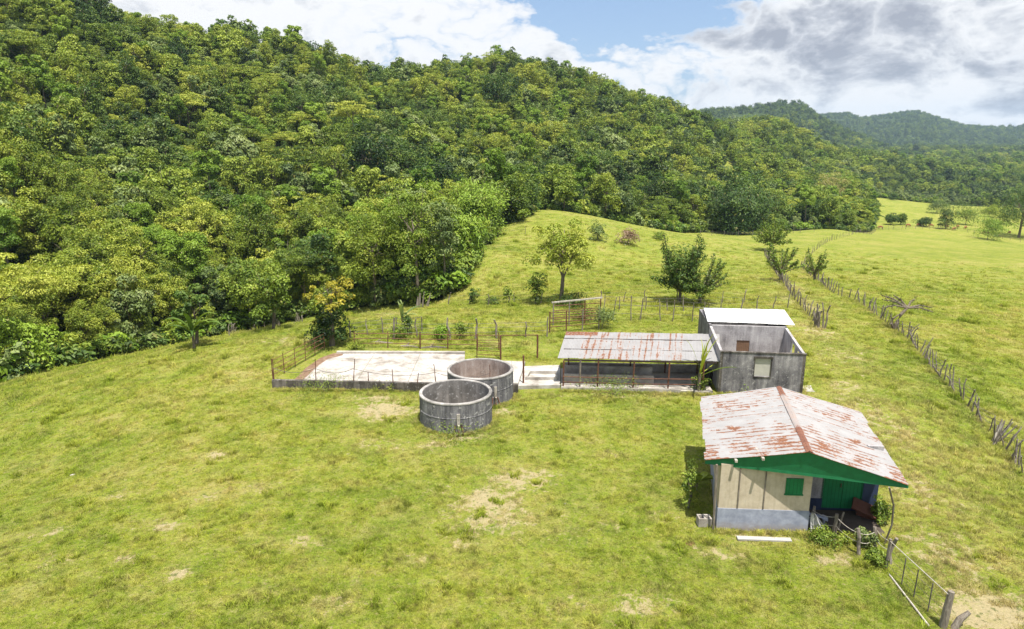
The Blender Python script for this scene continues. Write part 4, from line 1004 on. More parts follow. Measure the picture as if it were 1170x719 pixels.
fence([(405, 398), (440, 398), (480, 399), (531, 400), (570, 400)], 'rusty pipe fence along the back of the concrete yard', 2.0, (1.1, 1.3), lean=.02, wires=(.35, .7, 1.05), wr=.025, meshes=PI, wire_mat='rusty_iron', wname='rail', sag=0, width=1.6)
fence([(450, 388), (490, 388), (530, 388), (575, 387), (625, 385)], 'crooked wooden post fence dividing the weedy plot behind the yard', 1.7, (1.0, 1.6), lean=.12, wires=(.5, .85, 1.15), wr=.012, width=1.5)
fence([(700, 366), (740, 367), (780, 368), (805, 369)], 'row of upright stakes directly behind the shed roof', 1.1, (1.5, 2.1), lean=.08, wires=(.6, 1.3), wr=.012)
fence([(800, 268), (860, 270), (930, 265)], 'pale thin post fence in front of the bamboo and banana clumps', 3.2, (1.1, 1.5), lean=.05, wires=(.6, 1.0), wr=.015)
fence([(1000, 263), (1040, 262), (1085, 263), (1120, 268), (1166, 277)], 'low stick fence beside the grazing cattle', 3.0, (1.0, 1.5), lean=.15, wires=(.6, 1.0), wr=.02)
fence([(545, 275), (575, 270), (600, 268)], 'short wire fence on the upper meadow under the bamboo clump', 3.0, (1.0, 1.3), lean=.08, wires=(.8,), wr=.015)
fence([(262, 384), (290, 378), (318, 373), (345, 369)], 'old stick fence along the shaded foot of the forest', 1.3, (.8, 1.2), lean=.15, wires=(.5, .9), wr=.01)
# pipe fence on the side of the yard
A, B = Vector(atz(312, 433, .45)), Vector(atz(371, 400, .42))
fence(None, 'rusty four-rail pipe fence on the grassy side of the concrete yard', 1.05, (1.2, 1.3), lean=.01, wires=(.25, .55, .85, 1.15), wr=.022, meshes=PI, wire_mat='rusty_iron', base=[tuple(A), tuple(B)], wname='rail', sag=0, jitter=.05, name='pipe_fence')
# posts standing on the kerb with a sagging cable
fk = [atz(x, y, .55) for x, y in ((313, 433), (361, 434), (404, 435), (421, 435), (449, 436), (477, 437), (498, 438), (560, 439))]
kf = empty('cable_fence', tuple(fk[0]), 'thin iron posts with a sagging cable standing on the kerb wall of the yard', 'fence'); O = Vector(fk[0])
hts = (1.25, 1.3, 1.35, .55, .75, .6, 1.2, 1.2); last = None; tp = []
for q, hh in zip(fk, hts):
    o = bpy.data.objects.new('post', PI[0]); COL.objects.link(o); o.parent = kf; o.location = Vector(q)-O; o.scale = (1, 1, hh/1.25); o.rotation_euler = (0, random.gauss(0, .05), 0)
    if hh > 1: tp.append(Vector(q)-O+Vector((0, 0, hh*.55)))
line = []
for a, b in zip(tp[:-1], tp[1:]):
    for s in range(8): t = s/8; line.append(a.lerp(b, t)-Vector((0, 0, .28*4*t*(1-t))))
line.append(tp[-1]); m = MB(); m.tube(line, .014, 5); m.build('cable', MATS['fence_wire'], kf)
# rusty pen gate behind the tanks
g1, g2 = Vector(atz(572, 412, 0.1)), Vector(atz(614, 411, 0.1))
gate = empty('pen_gate', tuple(g1), 'tall rusty pipe gate frame behind the rear tank', 'gate'); u = g2-g1
for q in (Vector((0, 0, 0)), u): m = MB(); m.tube([q-Vector((0, 0, .3)), q+Vector((0, 0, 1.75))], .06, 8); m.build('gate_post', MATS['rusty_iron'], gate)
m = MB(); m.tube([Vector((0, 0, 1.75)), u+Vector((0, 0, 1.72))], .03, 6); m.build('top_bar', MATS['rusty_iron'], gate)
m = MB()
for k in range(4): m.tube([Vector((-1.6, .3, .35+.28*k)), Vector((0, 0, .35+.28*k))], .022, 5)
m.tube([Vector((-1.6, .3, 0)), Vector((-1.6, .3, 1.3))], .03, 5); m.build('gate_leaf', MATS['rusty_iron'], gate)
m = MB(); q = Vector(atz(598, 438, .2)); m.tube([q-Vector((0, 0, .2)), q+Vector((0, 0, 1.75))], .055, 8); solo(m, 'iron_post', MATS['rusty_iron'], 'single rusty iron post between the rear tank and the trough slab', 'post')
pf = [Vector(atz(x, y, 0)) for x, y in ((500, 404), (522, 404), (545, 403))]
# cattle crush: timber and pipe race
c1, c2 = Vector(PT(628, 381)), Vector(PT(684, 377)); cr_ = empty('cattle_crush', tuple(c1), 'rusty and overgrown timber cattle crush behind the shed', 'cattle crush')
dirx = (c2-c1); dep = Vector((.4, 2.3, 0))
for s in (0, .33, .66, 1):
    for k in (0, 1):
        q = dirx*s+dep*k; m = MB(); m.tube([q-Vector((0, 0, .3)), q+Vector((0, 0, 1.95 if k else 1.7))], .055, 6); m.build('post', MATS['rusty_iron' if (s*3+k) % 2 < 1 else 'weathered_wood'], cr_)
for k in (0, 1):
    for z in (.5, .85, 1.2, 1.6): m = MB(); m.tube([dep*k+Vector((0, 0, z)), dirx+dep*k+Vector((0, 0, z+.04))], .035, 5); m.build('rail', MATS['rusty_iron'], cr_)
m = MB(); m.box(dirx*.5+dep+Vector((0, 0, 1.98)), (dirx.length+.3, .12, .1), rz=math.atan2(dirx.y, dirx.x)); m.build('top_beam', MATS['pale_wood'], cr_)
# logs beside the yard
for i, (a, b, lab) in enumerate((((412, 393), (458, 394), 'reddish rotting log lying in weeds behind the yard kerb'), ((455, 397), (478, 398), 'short dark log beside the wooden post fence'), ((480, 399), (510, 398), 'low heap of broken timber against the back kerb'))):
    p, q = Vector(atz(*a, .25)), Vector(atz(*b, .3)); m = MB(); m.tube([p, p.lerp(q, .5)+Vector((0, 0, .08)), q], [.13, .15, .1], 8); m.tube([p.lerp(q, .3), p.lerp(q, .45)+Vector((.1, .3, .3))], [.06, .03], 5)
    solo(m, 'log', MATS['weathered_wood'], lab, 'log')
# lane-mouth post bundle
q0 = PT(936, 374)
pb = empty('gatepost', tuple(q0), 'thick bundle of split stakes forming a gatepost at the lane end', 'gatepost')
for k in range(7):
    o = bpy.data.objects.new('stake', PM[k % 6]); COL.objects.link(o); o.parent = pb; o.location = (random.uniform(-.3, .3), random.uniform(-.5, .5), 0); o.scale = (1.5, 1.5, random.uniform(1.0, 1.7)); o.rotation_euler = (random.gauss(0, .06), random.gauss(0, .06), k)
# fallen stakes cluster in the right fence
q0 = PT(1136, 508); sb = empty('stake_bundle', tuple(q0), 'cluster of pale stakes leaning together against the lane fence', 'stakes')
for k in range(9):
    m = MB(); x = random.uniform(-.6, .6); m.tube([(x, random.uniform(-.3, .3), -.1), (x+random.uniform(.3, .7), random.uniform(-.2, .4), random.uniform(.9, 1.3))], [.05, .03], 6); m.build('stake', MATS['pale_wood' if k % 2 else 'weathered_wood'], sb)
# white-railed wire fence in the near corner
w1, w2 = Vector(atz(1012, 650, 0)), Vector(atz(1077, 716, 0)); u = w2-w1
nf = empty('wire_fence', tuple(w1), 'grey wire panel fence with pale top rail running from the porch to the big post', 'fence')
for t, h_, r_ in ((0, 1.15, .055), (.3, 1.0, .018), (.52, 1.0, .018), (.76, 1.0, .018)):
    m = MB(); q = u*t; m.tube([q-Vector((0, 0, .2)), q+Vector((.02, 0, h_))], r_, 6); m.build('post', MATS['weathered_wood' if t == 0 else 'fence_wire'], nf)
m = MB(); m.tube([Vector((0, 0, -.2)), Vector((.04, 0, .6)), Vector((.10, .03, 1.2))], [.12, .11, .095], 9)
bp = m.build('corner_post', MATS['weathered_wood'], nf); bp.location = u
m = MB(); m.tube([Vector((0, 0, -.2)), Vector((.25, .05, .3)), Vector((.5, .05, .55))], [.12, .1, .06], 8); bp = m.build('brace', MATS['weathered_wood'], nf); bp.location = u+Vector((.2, -.1, 0))
m = MB(); m.tube([Vector((0, 0, 1.08)), u+Vector((0, 0, 1.12))], .014, 6); m.build('top_rail', MATS['pale_wood'], nf)
for z in (.2, .5, .8): m = MB(); m.tube([Vector((0, 0, z)), u*.5+Vector((0, 0, z-.04)), u+Vector((0, 0, z+.05))], .007, 4); m.build('wire', MATS['fence_wire'], nf)
p, q = Vector(atz(1015, 655, .05)), Vector(atz(1062, 716, .05)); m = MB(); m.tube([p, q], .028, 6); solo(m, 'pole', MATS['pale_wood'], 'pale pole lying in the grass at the foot of the wire panel fence', 'pole')
# rough posts in front of the porch
pl = [(926, 605, .95), (953, 613, .95), (980, 634, 1.0), (999, 628, .9), (1017, 645, 1.05)]
pr = empty('rustic_fence', tuple(atz(926, 606)), 'rough wooden post fence with slack ropes in front of the porch', 'fence'); O = Vector(atz(926, 606)); tp = []
for k, (x, y, h_) in enumerate(pl):
    q = Vector(atz(x, y))-O; m = post_mb(h_, .075, 60+k, .10, 7); o = m.build('post', MATS['weathered_wood'], pr); o.location = q; tp.append(q+Vector((0, 0, h_*.85)))
    if k == 1: m = MB(); m.tube([(0, 0, .3), (.2, .1, .95)], [.05, .03], 6); o = m.build('prop', MATS['weathered_wood'], pr); o.location = q+Vector((.1, 0, 0))
for dz in (0, -.35):
    line = []
    for a, b in zip(tp[:-1], tp[1:]):
        for s in range(6): t = s/6; line.append(a.lerp(b, t)-Vector((0, 0, .10*4*t*(1-t)-dz)))
    line.append(tp[-1]+Vector((0, 0, dz))); m = MB(); m.tube(line, .012, 4); m.build('rope', MATS['pale_wood'], pr)
# little things lying about
def stone(px, py, s, label, mat='stone', flat=.4, name='stone', group=None):
    g = random.Random(px*3+py); m = MB(); p = PT(px, py); n = 8; pts = []
    for r_, z in ((.9, -.1), (1, .35), (.6, 1)):
        for i in range(n): a = 2*math.pi*i/n; k = g.uniform(.75, 1.2); pts.append((p[0]+math.cos(a)*s*r_*k, p[1]+math.sin(a)*s*r_*k*.8, p[2]+z*s*flat))
    m.poly(pts, [(q*n+i, q*n+(i+1) % n, (q+1)*n+(i+1) % n, (q+1)*n+i) for q in range(2) for i in range(n)]+[tuple(range(2*n, 3*n))])
    return solo(m, name, MATS[mat], label, 'stone', group)
stone(483, 517, .14, 'pale flat stone in the grass below the front tank, farther of two', 'white_paint', .3); stone(489, 513, .12, 'small pale stone touching the grass below the front tank', 'slab_concrete', .3)
stone(529, 692, .13, 'dark-edged pale stone alone at the bottom of the pasture', 'slab_concrete', .6); stone(646, 576, .13, 'pale stone beside the dry patch in mid pasture', 'slab_concrete', .3)
stone(83, 543, .13, 'pale stone on the low slope of the pasture', 'slab_concrete', .3); stone(1156, 540, .12, 'white stone at the foot of the leaning lane fence', 'white_paint', .5)
stone(1111, 616, .11, 'white stone in the lane beyond the wire panel fence', 'white_paint', .4); stone(405, 489, .10, 'pale stone in dry grass below the mossy kerb wall', 'slab_concrete', .4)
stone(556, 699, .07, 'tiny white stone at the bottom of the pasture', 'white_paint', .5); stone(612, 641, .07, 'tiny white stone between two dark tufts', 'white_paint', .5)
stone(789, 621, .20, 'brown patch of dried dung near the hollow block', 'rust_red', .12)
for k, (x, y) in enumerate(((1120, 690), (1140, 705), (1108, 712))): stone(x, y, .16, 'broken pale rock showing at the lane corner', 'slab_dull', .25, group='pale rocks at the lane corner')

# ------------------------------------------------------------------ single trees and shrubs
def hfor(px, py, ytop):
    p = PT(px, py); x, y, zc = proj(*p); return p, (py-ytop)*zc/FPX*1.02, zc/FPX
def tree(px, py, ytop, wpx, mat, label, name='tree', cat='tree', n=4000, leaf=.22, zk=.62, rzk=.36, clumps=34, cr=.30, low=-.5, seed=1, tr=.14, limbs=6, narrow=.5, tint=.5, lean=0.0, inner=.5, fork=.45, bark=None, extra=None):
    p, H, k = hfor(px, py, ytop); rx = wpx*k/2
    o = empty(name, tuple(p), label, cat)
    c = link('crown', crown_mesh('crown', seed, n, rx*.86, H*rzk, H*zk, leaf, LF[mat], clumps, cr, inner, low=low, narrow=narrow), None, o); c['tint'] = tint
    if lean: 
        for v in c.data.vertices: v.co.x += lean*H
    t = link('trunk', trunk_mesh('trunk', seed, H, tr, rx*.8, H*zk, limbs, rz=H*rzk, lean=lean, fork=fork, mat=bark), None, o)
    if extra: extra(o, H, rx)
    return o
def branchy(px, py, ytop, wpx, mat, label, seed, nb=16, leaf=.22, dense=60, tint=.5, name='tree', low=.1, tr=.14, body=0):
    """trunk with whippy limbs, leaves set along each limb"""
    p, H, k = hfor(px, py, ytop); rx = wpx*k/2; o = empty(name, tuple(p), label, 'tree'); g = np.random.default_rng(seed); m = MB()
    th = H*.22; m.tube([(0, 0, -.4), (.05, 0, th*.6), (0, .05, th)], [tr*1.3, tr, tr*.8], 8); C = []; D = []
    for i in range(nb):
        a = 2.4*i+g.uniform(-.3, .3); e = g.uniform(low, 1)**.8; L = H*g.uniform(.72, 1.0)
        end = np.array([math.cos(a)*rx*(1.15-e*.5)*g.uniform(.75, 1.1), math.sin(a)*rx*(1.15-e*.5)*g.uniform(.75, 1.1), th*.6+(H-th*.6)*e*g.uniform(.85, 1.0)])
        s = np.array([0, 0, th*g.uniform(.6, 1)]); mid = s*.45+end*.55+np.array([math.cos(a), math.sin(a), 0])*rx*.12+np.array([0, 0, .05*H])
        P = [s*(1-t)**2+2*mid*t*(1-t)+end*t*t for t in np.linspace(0, 1, 7)]
        m.tube([tuple(q) for q in P], [tr*.5*(1-.8*t) for t in np.linspace(0, 1, 7)], 5)
        t = g.uniform(.22, 1.02, dense); Q = np.array([s*(1-x)**2+2*mid*x*(1-x)+end*x*x for x in t]); w_ = .11*H*(1.1-t*.7)
        off = g.normal(0, 1, (dense, 3)); off /= np.linalg.norm(off, axis=1)[:, None]; C.append(Q+off*(w_*g.uniform(.2, 1, dense))[:, None]); D.append(off+np.array([0, 0, .8]))
    if body:
        d = ell_points(g, body, .3, -.6); C.append(d*np.array([rx*.72, rx*.72, H*.40])+np.array([0, 0, H*.46])); D.append(d+np.array([0, 0, .8]))
    C = np.concatenate(C); D = np.concatenate(D)
    c = link('crown', leaf_mesh('crown', C, D, np.full(len(C), leaf), LF[mat], None, .42, seed), None, o); c['tint'] = tint
    me_ = bpy.data.meshes.new('trunk'); me_.from_pydata(m.v, [], m.f); me_.update(); link('trunk', me_, MATS['bark'], o)
    return o
def fronds(px, py, ytop, wpx, mat, label, seed, n=16, stems=1, width=.32, name='banana_plant', cat='plant', tint=.5, base=None, droop=.9, up=.6):
    """big arching strap leaves, each a folded ribbon"""
    if base is None: p, H, k = hfor(px, py, ytop); rx = wpx*k/2
    else: p, H, rx = base
    g = np.random.default_rng(seed); o = empty(name, tuple(p), label, cat); V = []; Fq = []; m = MB(); sh = []
    for s in range(stems):
        bx, by = (g.uniform(-rx, rx)*.62, g.uniform(-rx, rx)*.4) if stems > 1 else (0, 0); hs = H*g.uniform(.30, .5)
        m.tube([(bx, by, -.3), (bx*1.03, by, hs)], [.12*H/4, .07*H/4], 6)
        for i in range(n):
            a = 2.4*i+g.uniform(-.4, .4); L = H*g.uniform(.45, .75); el = g.uniform(.35, 1.35)*up/.6; w_ = width*g.uniform(.7, 1.2); segs = 7; b0 = len(V); x, z = 0.0, hs*g.uniform(.7, 1)
            for q in range(segs+1):
                t = q/segs; ww = w_*math.sin(math.pi*min(1, .12+t*.86))**.7; ca_, sa_ = math.cos(a), math.sin(a)
                for sgn, dz in ((-1, ww*.35), (0, 0), (1, ww*.35)): V.append((bx+ca_*x-sa_*sgn*ww/2, by+sa_*x+ca_*sgn*ww/2, z+dz-ww*.2))
                e = el-droop*2*t*t; x += math.cos(e)*L/segs; z += math.sin(e)*L/segs
                if q < segs:
                    for c_ in (0, 1): Fq.append((b0+q*3+c_, b0+q*3+c_+1, b0+q*3+c_+4, b0+q*3+c_+3))
            sh += [g.uniform(0, 1)]*(3*(segs+1))
    V = np.array(V); me_ = np_mesh('foliage', V, np.array(Fq)); ca = me_.color_attributes.new('leaf', 'FLOAT_COLOR', 'POINT'); sh = np.array(sh)
    ca.data.foreach_set('color', np.stack([sh, sh*.9, sh, np.ones(len(sh))], 1).astype(np.float32).ravel())
    c = link('foliage', me_, LF[mat], o); c['tint'] = tint
    m.build('stem', MATS['bark'], o); return o
def bush(px, py, ytop, wpx, mat, label, seed, n=2000, leaf=.16, name='bush', tint=.5, clumps=18, low=-.3, base=None, cat='bush'):
    p, H, k = hfor(px, py, ytop); rx = wpx*k/2
    if base is not None: p = base
    o = empty(name, tuple(p), label, cat)
    c = link('foliage', crown_mesh('foliage', seed, n, rx*.85, H*.48, H*.42, leaf*.85, LF[mat], int(clumps*1.7), .42, .2, low=min(low, -.95) if low < 0 else low), None, o); c['tint'] = tint
    link('stem', trunk_mesh('stem', seed, H*.7, .03+.01*H, rx*.6, H*.45, 5, rz=H*.3, fork=.2), None, o); return o

tree(641, 346, 250, 84, 'yel', 'open-crowned yellowing tree standing alone behind the cattle crush', seed=11, n=6500, leaf=.22, zk=.60, rzk=.38, clumps=44, cr=.22, tr=.20, low=-.9, tint=.8, inner=.35)
tree(380, 396, 318, 62, 'gold', 'yellow-leaved tree with a vine-wrapped trunk at the corner of the concrete yard', name='yellow_tree', seed=12, n=1500, leaf=.17, zk=.76, rzk=.22, clumps=26, cr=.20, tr=.2, tint=.4,
     extra=lambda o, H, rx: (link('vine', crown_mesh('vine', 5, 2600, rx*.80, H*.33, H*.30, .20, LF['dark'], 30, .34, .4, low=-.95), None, o), link('crown', crown_mesh('crown', 9, 1500, rx*.85, H*.26, H*.60, .18, LF['yel'], 24, .3, .4, low=-.8), None, o)))
branchy(776, 346, 266, 64, 'dark', 'dense dark-green bushy tree growing against a whip-branched one in mid pasture', 21, nb=30, leaf=.24, dense=150, tint=.6, body=2400)
branchy(799, 347, 290, 66, 'dark', 'whip-branched dark tree touching the dense bushy one in mid pasture', 22, nb=34, leaf=.20, dense=110, tint=.8, body=300)
branchy(891, 321, 275, 46, 'mid', 'vase-shaped tree on a leaning trunk at the lane edge, closer to the shed', 23, nb=20, leaf=.26, dense=70, tint=.3)
branchy(930, 320, 281, 34, 'mid', 'small feathery tree across the lane from the vase-shaped one', 24, nb=18, leaf=.22, dense=60, tint=.35, tr=.12)
branchy(881, 287, 249, 46, 'mid', 'rounded feathery tree farthest up the lane near the banana clump', 25, nb=30, leaf=.32, dense=70, tint=.4, body=500)
# pruned dead tree beside the lane
p, H, k = hfor(1021, 377, 340); dt = empty('dead_tree', tuple(p), 'leaning half-dead tree with flat sparsely leaved branches beside the lane fence', 'tree'); m = MB()
m.tube([(0, 0, -.4), (.15, 0, .5), (.45, .1, 1.2), (.95, .2, 1.75)], [.20, .16, .13, .10], 8); m.tube([(.1, 0, -.2), (-.25, 0, .5), (-.1, .1, .9), (.3, .1, 1.2)], [.10, .08, .07, .05], 6); m.build('trunk', MATS['bark'], dt)
for i, (e, z) in enumerate((((2.9, .2), 1.75), ((2.6, -.5), 1.55), ((-.9, .5), 2.3), ((-1.2, -.1), 1.8), ((.2, 1.0), 2.55), ((-.6, 1.2), 2.5), ((2.0, 1.1), 2.2), ((-1.0, .7), 2.65))):
    s = Vector((.95, .2, 1.72)); e_ = Vector((e[0], e[1], z)); q = s.lerp(e_, .5)+Vector((0, .1, .18)); m = MB(); m.tube([s, q, e_], [.085, .06, .03], 6)
    for t in (.4, .6, .8): a = s.lerp(e_, t); m.tube([a, a+Vector((random.uniform(-.3, .3), random.uniform(-.3, .3), random.uniform(.15, .4)))], [.03, .012], 4)
    m.build('branch', MATS['bark'], dt)
gq = np.random.default_rng(8); ends_ = [((2.9, .2), 1.75), ((2.6, -.5), 1.55), ((-.9, .5), 2.3), ((-1.2, -.1), 1.8), ((.2, 1.0), 2.55), ((-.6, 1.2), 2.5), ((2.0, 1.1), 2.2), ((-1.0, .7), 2.65)]; Cq = np.concatenate([np.array([.95, .2, 1.8])+(np.array([e[0], e[1], z])-np.array([.95, .2, 1.72]))*gq.uniform(.25, 1.05, (50, 1))+gq.normal(0, .08, (50, 3)) for e, z in ends_]); link('leaves', leaf_mesh('leaves', Cq, np.tile([0, 0, 1.], (400, 1)), np.full(400, .12), LF['dark'], None, .4, 3), None, dt)
# trees at the foot of the forest that stand out
tree(478, 348, 206, 84, 'mid', 'tall leafy tree at the forest edge directly behind the front tank', seed=31, n=7500, leaf=.28, clumps=50, zk=.55, rzk=.44, low=-.9, tint=.65, tr=.22)
tree(430, 352, 236, 78, 'yel', 'tall yellow-green tree between the yellow-leaved tree and the tallest edge tree', seed=32, n=6500, leaf=.27, clumps=46, zk=.56, rzk=.42, low=-.9, tint=.45, tr=.2)
tree(508, 338, 222, 50, 'silver', 'slim pale-leaved tree at the inner bend of the forest edge', seed=33, n=3500, leaf=.30, clumps=30, zk=.56, rzk=.42, low=-.9, tint=.35)
tree(313, 376, 304, 62, 'mid', 'round tree overhanging the stick fence at the forest foot', seed=34, n=4500, leaf=.24, clumps=36, zk=.56, rzk=.42, low=-.9, tint=.5)
tree(225, 394, 330, 40, 'dark', 'narrow dark tree in front of the forest above the sloping pasture', seed=35, n=3000, leaf=.26, clumps=26, zk=.52, rzk=.45, low=-.9, tint=.5)
fronds(222, 398, 340, 44, 'dark', 'dark banana plant leaning out of the forest foot', 36, n=14, width=.35, tint=.6)
tree(565, 262, 78, 60, 'dark', 'very large dark tree crown rising above the middle of the wooded hill', seed=37, n=5000, leaf=.55, clumps=40, zk=.84, rzk=.16, low=-.9, tint=.35) if False else None
pb_ = np.array([*(lambda q: (q[0], q[1]))(aty(572, 130, 262)), 0.]); pb_[2] = gz(pb_[0], pb_[1])
o = empty('great_tree', tuple(pb_), 'very large dark-crowned tree standing out halfway up the wooded hill', 'tree')
c = link('crown', crown_mesh('crown', 71, 5000, 8.0, 8.5, 11.5, .7, LF['dark'], 60, .26, .5, low=-.8), None, o); c['tint'] = .3; link('trunk', trunk_mesh('trunk', 71, 16, .5, 7, 11, 7, rz=6), None, o)
# bamboo at the top of the meadow
def bamboo(px, py, ytop, wpx, mat, label, seed, tint=.6, n=7000, leaf=.5):
    p, H, k = hfor(px, py, ytop); rx = wpx*k/2; o = empty('bamboo_clump', tuple(p), label, 'bamboo'); g = np.random.default_rng(seed); m = MB(); C = []; D = []; sh = []
    for i in range(70):
        a = g.uniform(0, 6.28); rr = rx*g.uniform(.15, 1.0)**.6; L = H*g.uniform(.75, 1.0)*(1-.38*(rr/rx)**2)
        P = [np.array([math.cos(a)*rr*t**1.8+math.cos(a)*.25, math.sin(a)*rr*t**1.8+math.sin(a)*.25, L*(1.22*t-.22*t**3) if t < 1 else L]) for t in np.linspace(0, 1, 7)]
        m.tube([tuple(q) for q in P], [.06*(1-.8*t) for t in np.linspace(0, 1, 7)], 4); e = P[-1]; kk = n//70
        t = g.uniform(0, 1, kk); c_ = P[3][None]*(1-t[:, None])+e[None]*t[:, None]; off = g.normal(0, 1, (kk, 3)); w_ = rx*.20*(1.15-t*.5)
        q = c_+off*w_[:, None]*np.array([.62, .62, .55]); q[:, 2] -= abs(off[:, 0])*w_*.3; C.append(q); D.append(np.tile([math.cos(a)*.7, math.sin(a)*.7, .8], (kk, 1))); sh += [g.uniform(0, 1)]*kk
        kk2 = kk//2; t = g.uniform(.15, .6, kk2); c_ = np.array([math.cos(a)*rr*.8, math.sin(a)*rr*.8, 0])+np.outer(t, [0, 0, L]); C.append(c_+g.normal(0, rx*.14, (kk2, 3))); D.append(np.tile([math.cos(a), math.sin(a), .4], (kk2, 1))); sh += [g.uniform(0, .6)]*kk2
    C = np.concatenate(C); c = link('foliage', leaf_mesh('foliage', C, np.concatenate(D), np.full(len(C), leaf), LF[mat], np.array(sh), .3, seed), None, o); c['tint'] = tint
    m.build('culms', MATS['bark'], o); return o
bamboo(545, 275, 196, 66, 'bright', 'bright green arching bamboo clump farthest up the forest bend', 41, 1.0)
bamboo(533, 296, 236, 48, 'bright', 'bright green bamboo clump low at the bend of the forest edge', 42, .9)
tree(585, 254, 196, 56, 'mid', 'dark rounded tree between the bamboo and the meadow crest', seed=43, n=4000, leaf=.42, clumps=36, zk=.5, rzk=.46, low=-.9, tint=.3)
bamboo(845, 268, 205, 76, 'dark', 'huge dark bamboo clump with drooping plumes at the top of the middle pasture', 44, .35, 9000, .75)
for i, (a, b, t_, w_, lab) in enumerate(((905, 262, 224, 56, 'dark banana thicket next to the huge bamboo clump'), (938, 262, 220, 50, 'dark banana thicket in the middle of the dark hedge row'), (970, 261, 226, 58, 'dark banana thicket at the open end of the dark hedge row'))):
    fronds(a, b, t_, w_, 'dark', lab, 50+i, n=13, stems=13, width=1.0, name='banana_thicket', tint=.25); 
    bush(a-4, b-1, t_+8, w_*.9, 'dark', 'dark leafy shrub filling '+('the gap beside the huge bamboo clump', 'the middle banana thicket', 'the outermost banana thicket')[i], 55+i, 2600, .55, tint=.05)
tree(946, 240, 198, 46, 'pale', 'pale yellow flowering tree rising behind the dark banana thickets', seed=58, n=3600, leaf=.42, zk=.6, rzk=.36, low=-.9, tint=.4, name='flowering_tree')
tree(642, 238, 200, 14, 'mid', 'slender bare-stemmed tree alone on the meadow crest', seed=59, n=500, leaf=.4, zk=.86, rzk=.16, clumps=10, name='slender_tree')
bush(683, 276, 252, 24, 'silver', 'grey-green shrub on the meadow below the crest', 60, 1200, .3)
bush(718, 280, 260, 26, 'pink', 'rosy dry-leaved bush over a dark hollow in the upper meadow', 61, 1300, .28); bush(753, 274, 264, 16, 'mid', 'small round green bush near the forest foot on the upper meadow', 62, 800, .25)
bush(612, 348, 306, 24, 'mid', 'tall narrow leafy shrub beside the yellowing tree', 63, 1500, .2, tint=.2, clumps=26); bush(541, 348, 327, 16, 'dark', 'small dark shrub, first in the sparse old fence line', 64, 700, .18, tint=.6)
bush(581, 347, 322, 18, 'mid', 'thin sapling shrub between two shrubs in the old fence line', 65, 350, .2, clumps=9); bush(562, 348, 338, 22, 'dark', 'low dark scrub patch in the old fence line', 66, 500, .16)
bush(655, 350, 340, 60, 'dark', 'low shaded scrub under the yellowing tree', 67, 1600, .16, low=0)
bush(688, 376, 346, 42, 'silver', 'grey-green thorny bush smothering the end of the cattle crush', 68, 1400, .15); bush(664, 366, 352, 34, 'mid', 'tangled creeper growing through the middle of the cattle crush', 69, 900, .15)
fronds(460, 380, 338, 46, 'silver', 'pale banana plant rising from weeds behind the concrete yard', 72, n=7, width=.22, tint=.7, up=.8, droop=.6)
bush(466, 383, 352, 16, 'dark', 'dark creeper-covered stump beside the pale banana plant', 73, 900, .16); bush(455, 386, 371, 30, 'mid', 'weedy green patch round the pale banana plant', 74, 900, .15)
bush(505, 388, 368, 26, 'bright', 'bright green weeds against the crooked wooden fence', 75, 900, .16); bush(527, 386, 362, 22, 'mid', 'taller weeds beside the bright patch at the crooked fence', 76, 800, .16)
bush(407, 400, 390, 22, 'yel', 'low weeds at the corner where yard kerb meets the yellow-leaved tree', 77, 500, .13)
# grey stump
p = PT(483, 352); m = MB()
for q in range(7): x = random.uniform(-.6, .6); m.tube([(p[0]+x, p[1]+random.uniform(-.3, .3), p[2]-.3), (p[0]+x*1.3+.3, p[1], p[2]+random.uniform(.7, 1.7))], [.13, .03], 6)
solo(m, 'tree_stump', MATS['weathered_wood'], 'splintered grey stump at the forest edge behind the pale banana plant', 'stump')
# far right trees and bushes round the cattle
tree(1164, 272, 214, 70, 'dark', 'big dark spreading tree at the edge of the cattle field', seed=81, n=9000, leaf=.42, clumps=60, zk=.52, rzk=.46, low=-.9, tint=.55, tr=.4)
for i, a in enumerate(((1128, 274, 248, 30, 'bright', 'bright rounded bush in front of the big dark tree'), (1103, 257, 236, 30, 'mid', 'broad green bush behind the grazing cattle'), (1080, 262, 232, 20, 'dark', 'uneven dark bush with a leaning top beside the cattle'),
                       (1054, 259, 249, 14, 'dark', 'small bush above the resting cattle'), (1017, 257, 245, 14, 'dark', 'small dark bush beside the first cow'), (1029, 257, 247, 12, 'mid', 'small pale bush next to the dark one by the first cow'), (1130, 248, 236, 18, 'yel', 'yellowish bush behind the bright rounded one'),
                       (1021, 229, 222, 9, 'dark', 'tiny lone bush in the far field'), (1070, 244, 229, 22, 'silver', 'thin branching shrub on the far field'), (1145, 256, 236, 34, 'yel', 'sunny shrub wedged under the big dark tree'))):
    bush(a[0], a[1], a[2]-2, a[3]*1.35, a[4], a[5], 90+i, 3000, .42, tint=.4)
# plants by the buildings
bush(786, 582, 512, 28, 'mid', 'climbing weeds in the shade beside the house wall', 101, 1100, .10, clumps=22, tint=.4)
fronds(0, 0, 0, 0, 'mid', 'large round-leaved plant beside the house wall', 102, n=9, width=.34, name='taro_plant', base=(atz(796, 560), 1.25, .4), tint=.8)
bush(1004, 600, 562, 26, 'mid', 'leafy green bush behind the porch post', 103, 1700, .11, clumps=24, tint=.3)
bush(986, 628, 596, 26, 'silver', 'pale leafy creeper over the middle post before the porch', 104, 800, .11, clumps=16, tint=.7)
bush(940, 620, 608, 44, 'mid', 'low weeds along the foot of the rough porch fence', 105, 1500, .09, low=0, tint=.45); bush(962, 622, 606, 24, 'yel', 'yellowish weed between two rough porch posts', 106, 500, .09)
bush(1000, 644, 626, 30, 'mid', 'spreading weeds at the end of the rough porch fence', 107, 1500, .10, low=0, tint=.4)
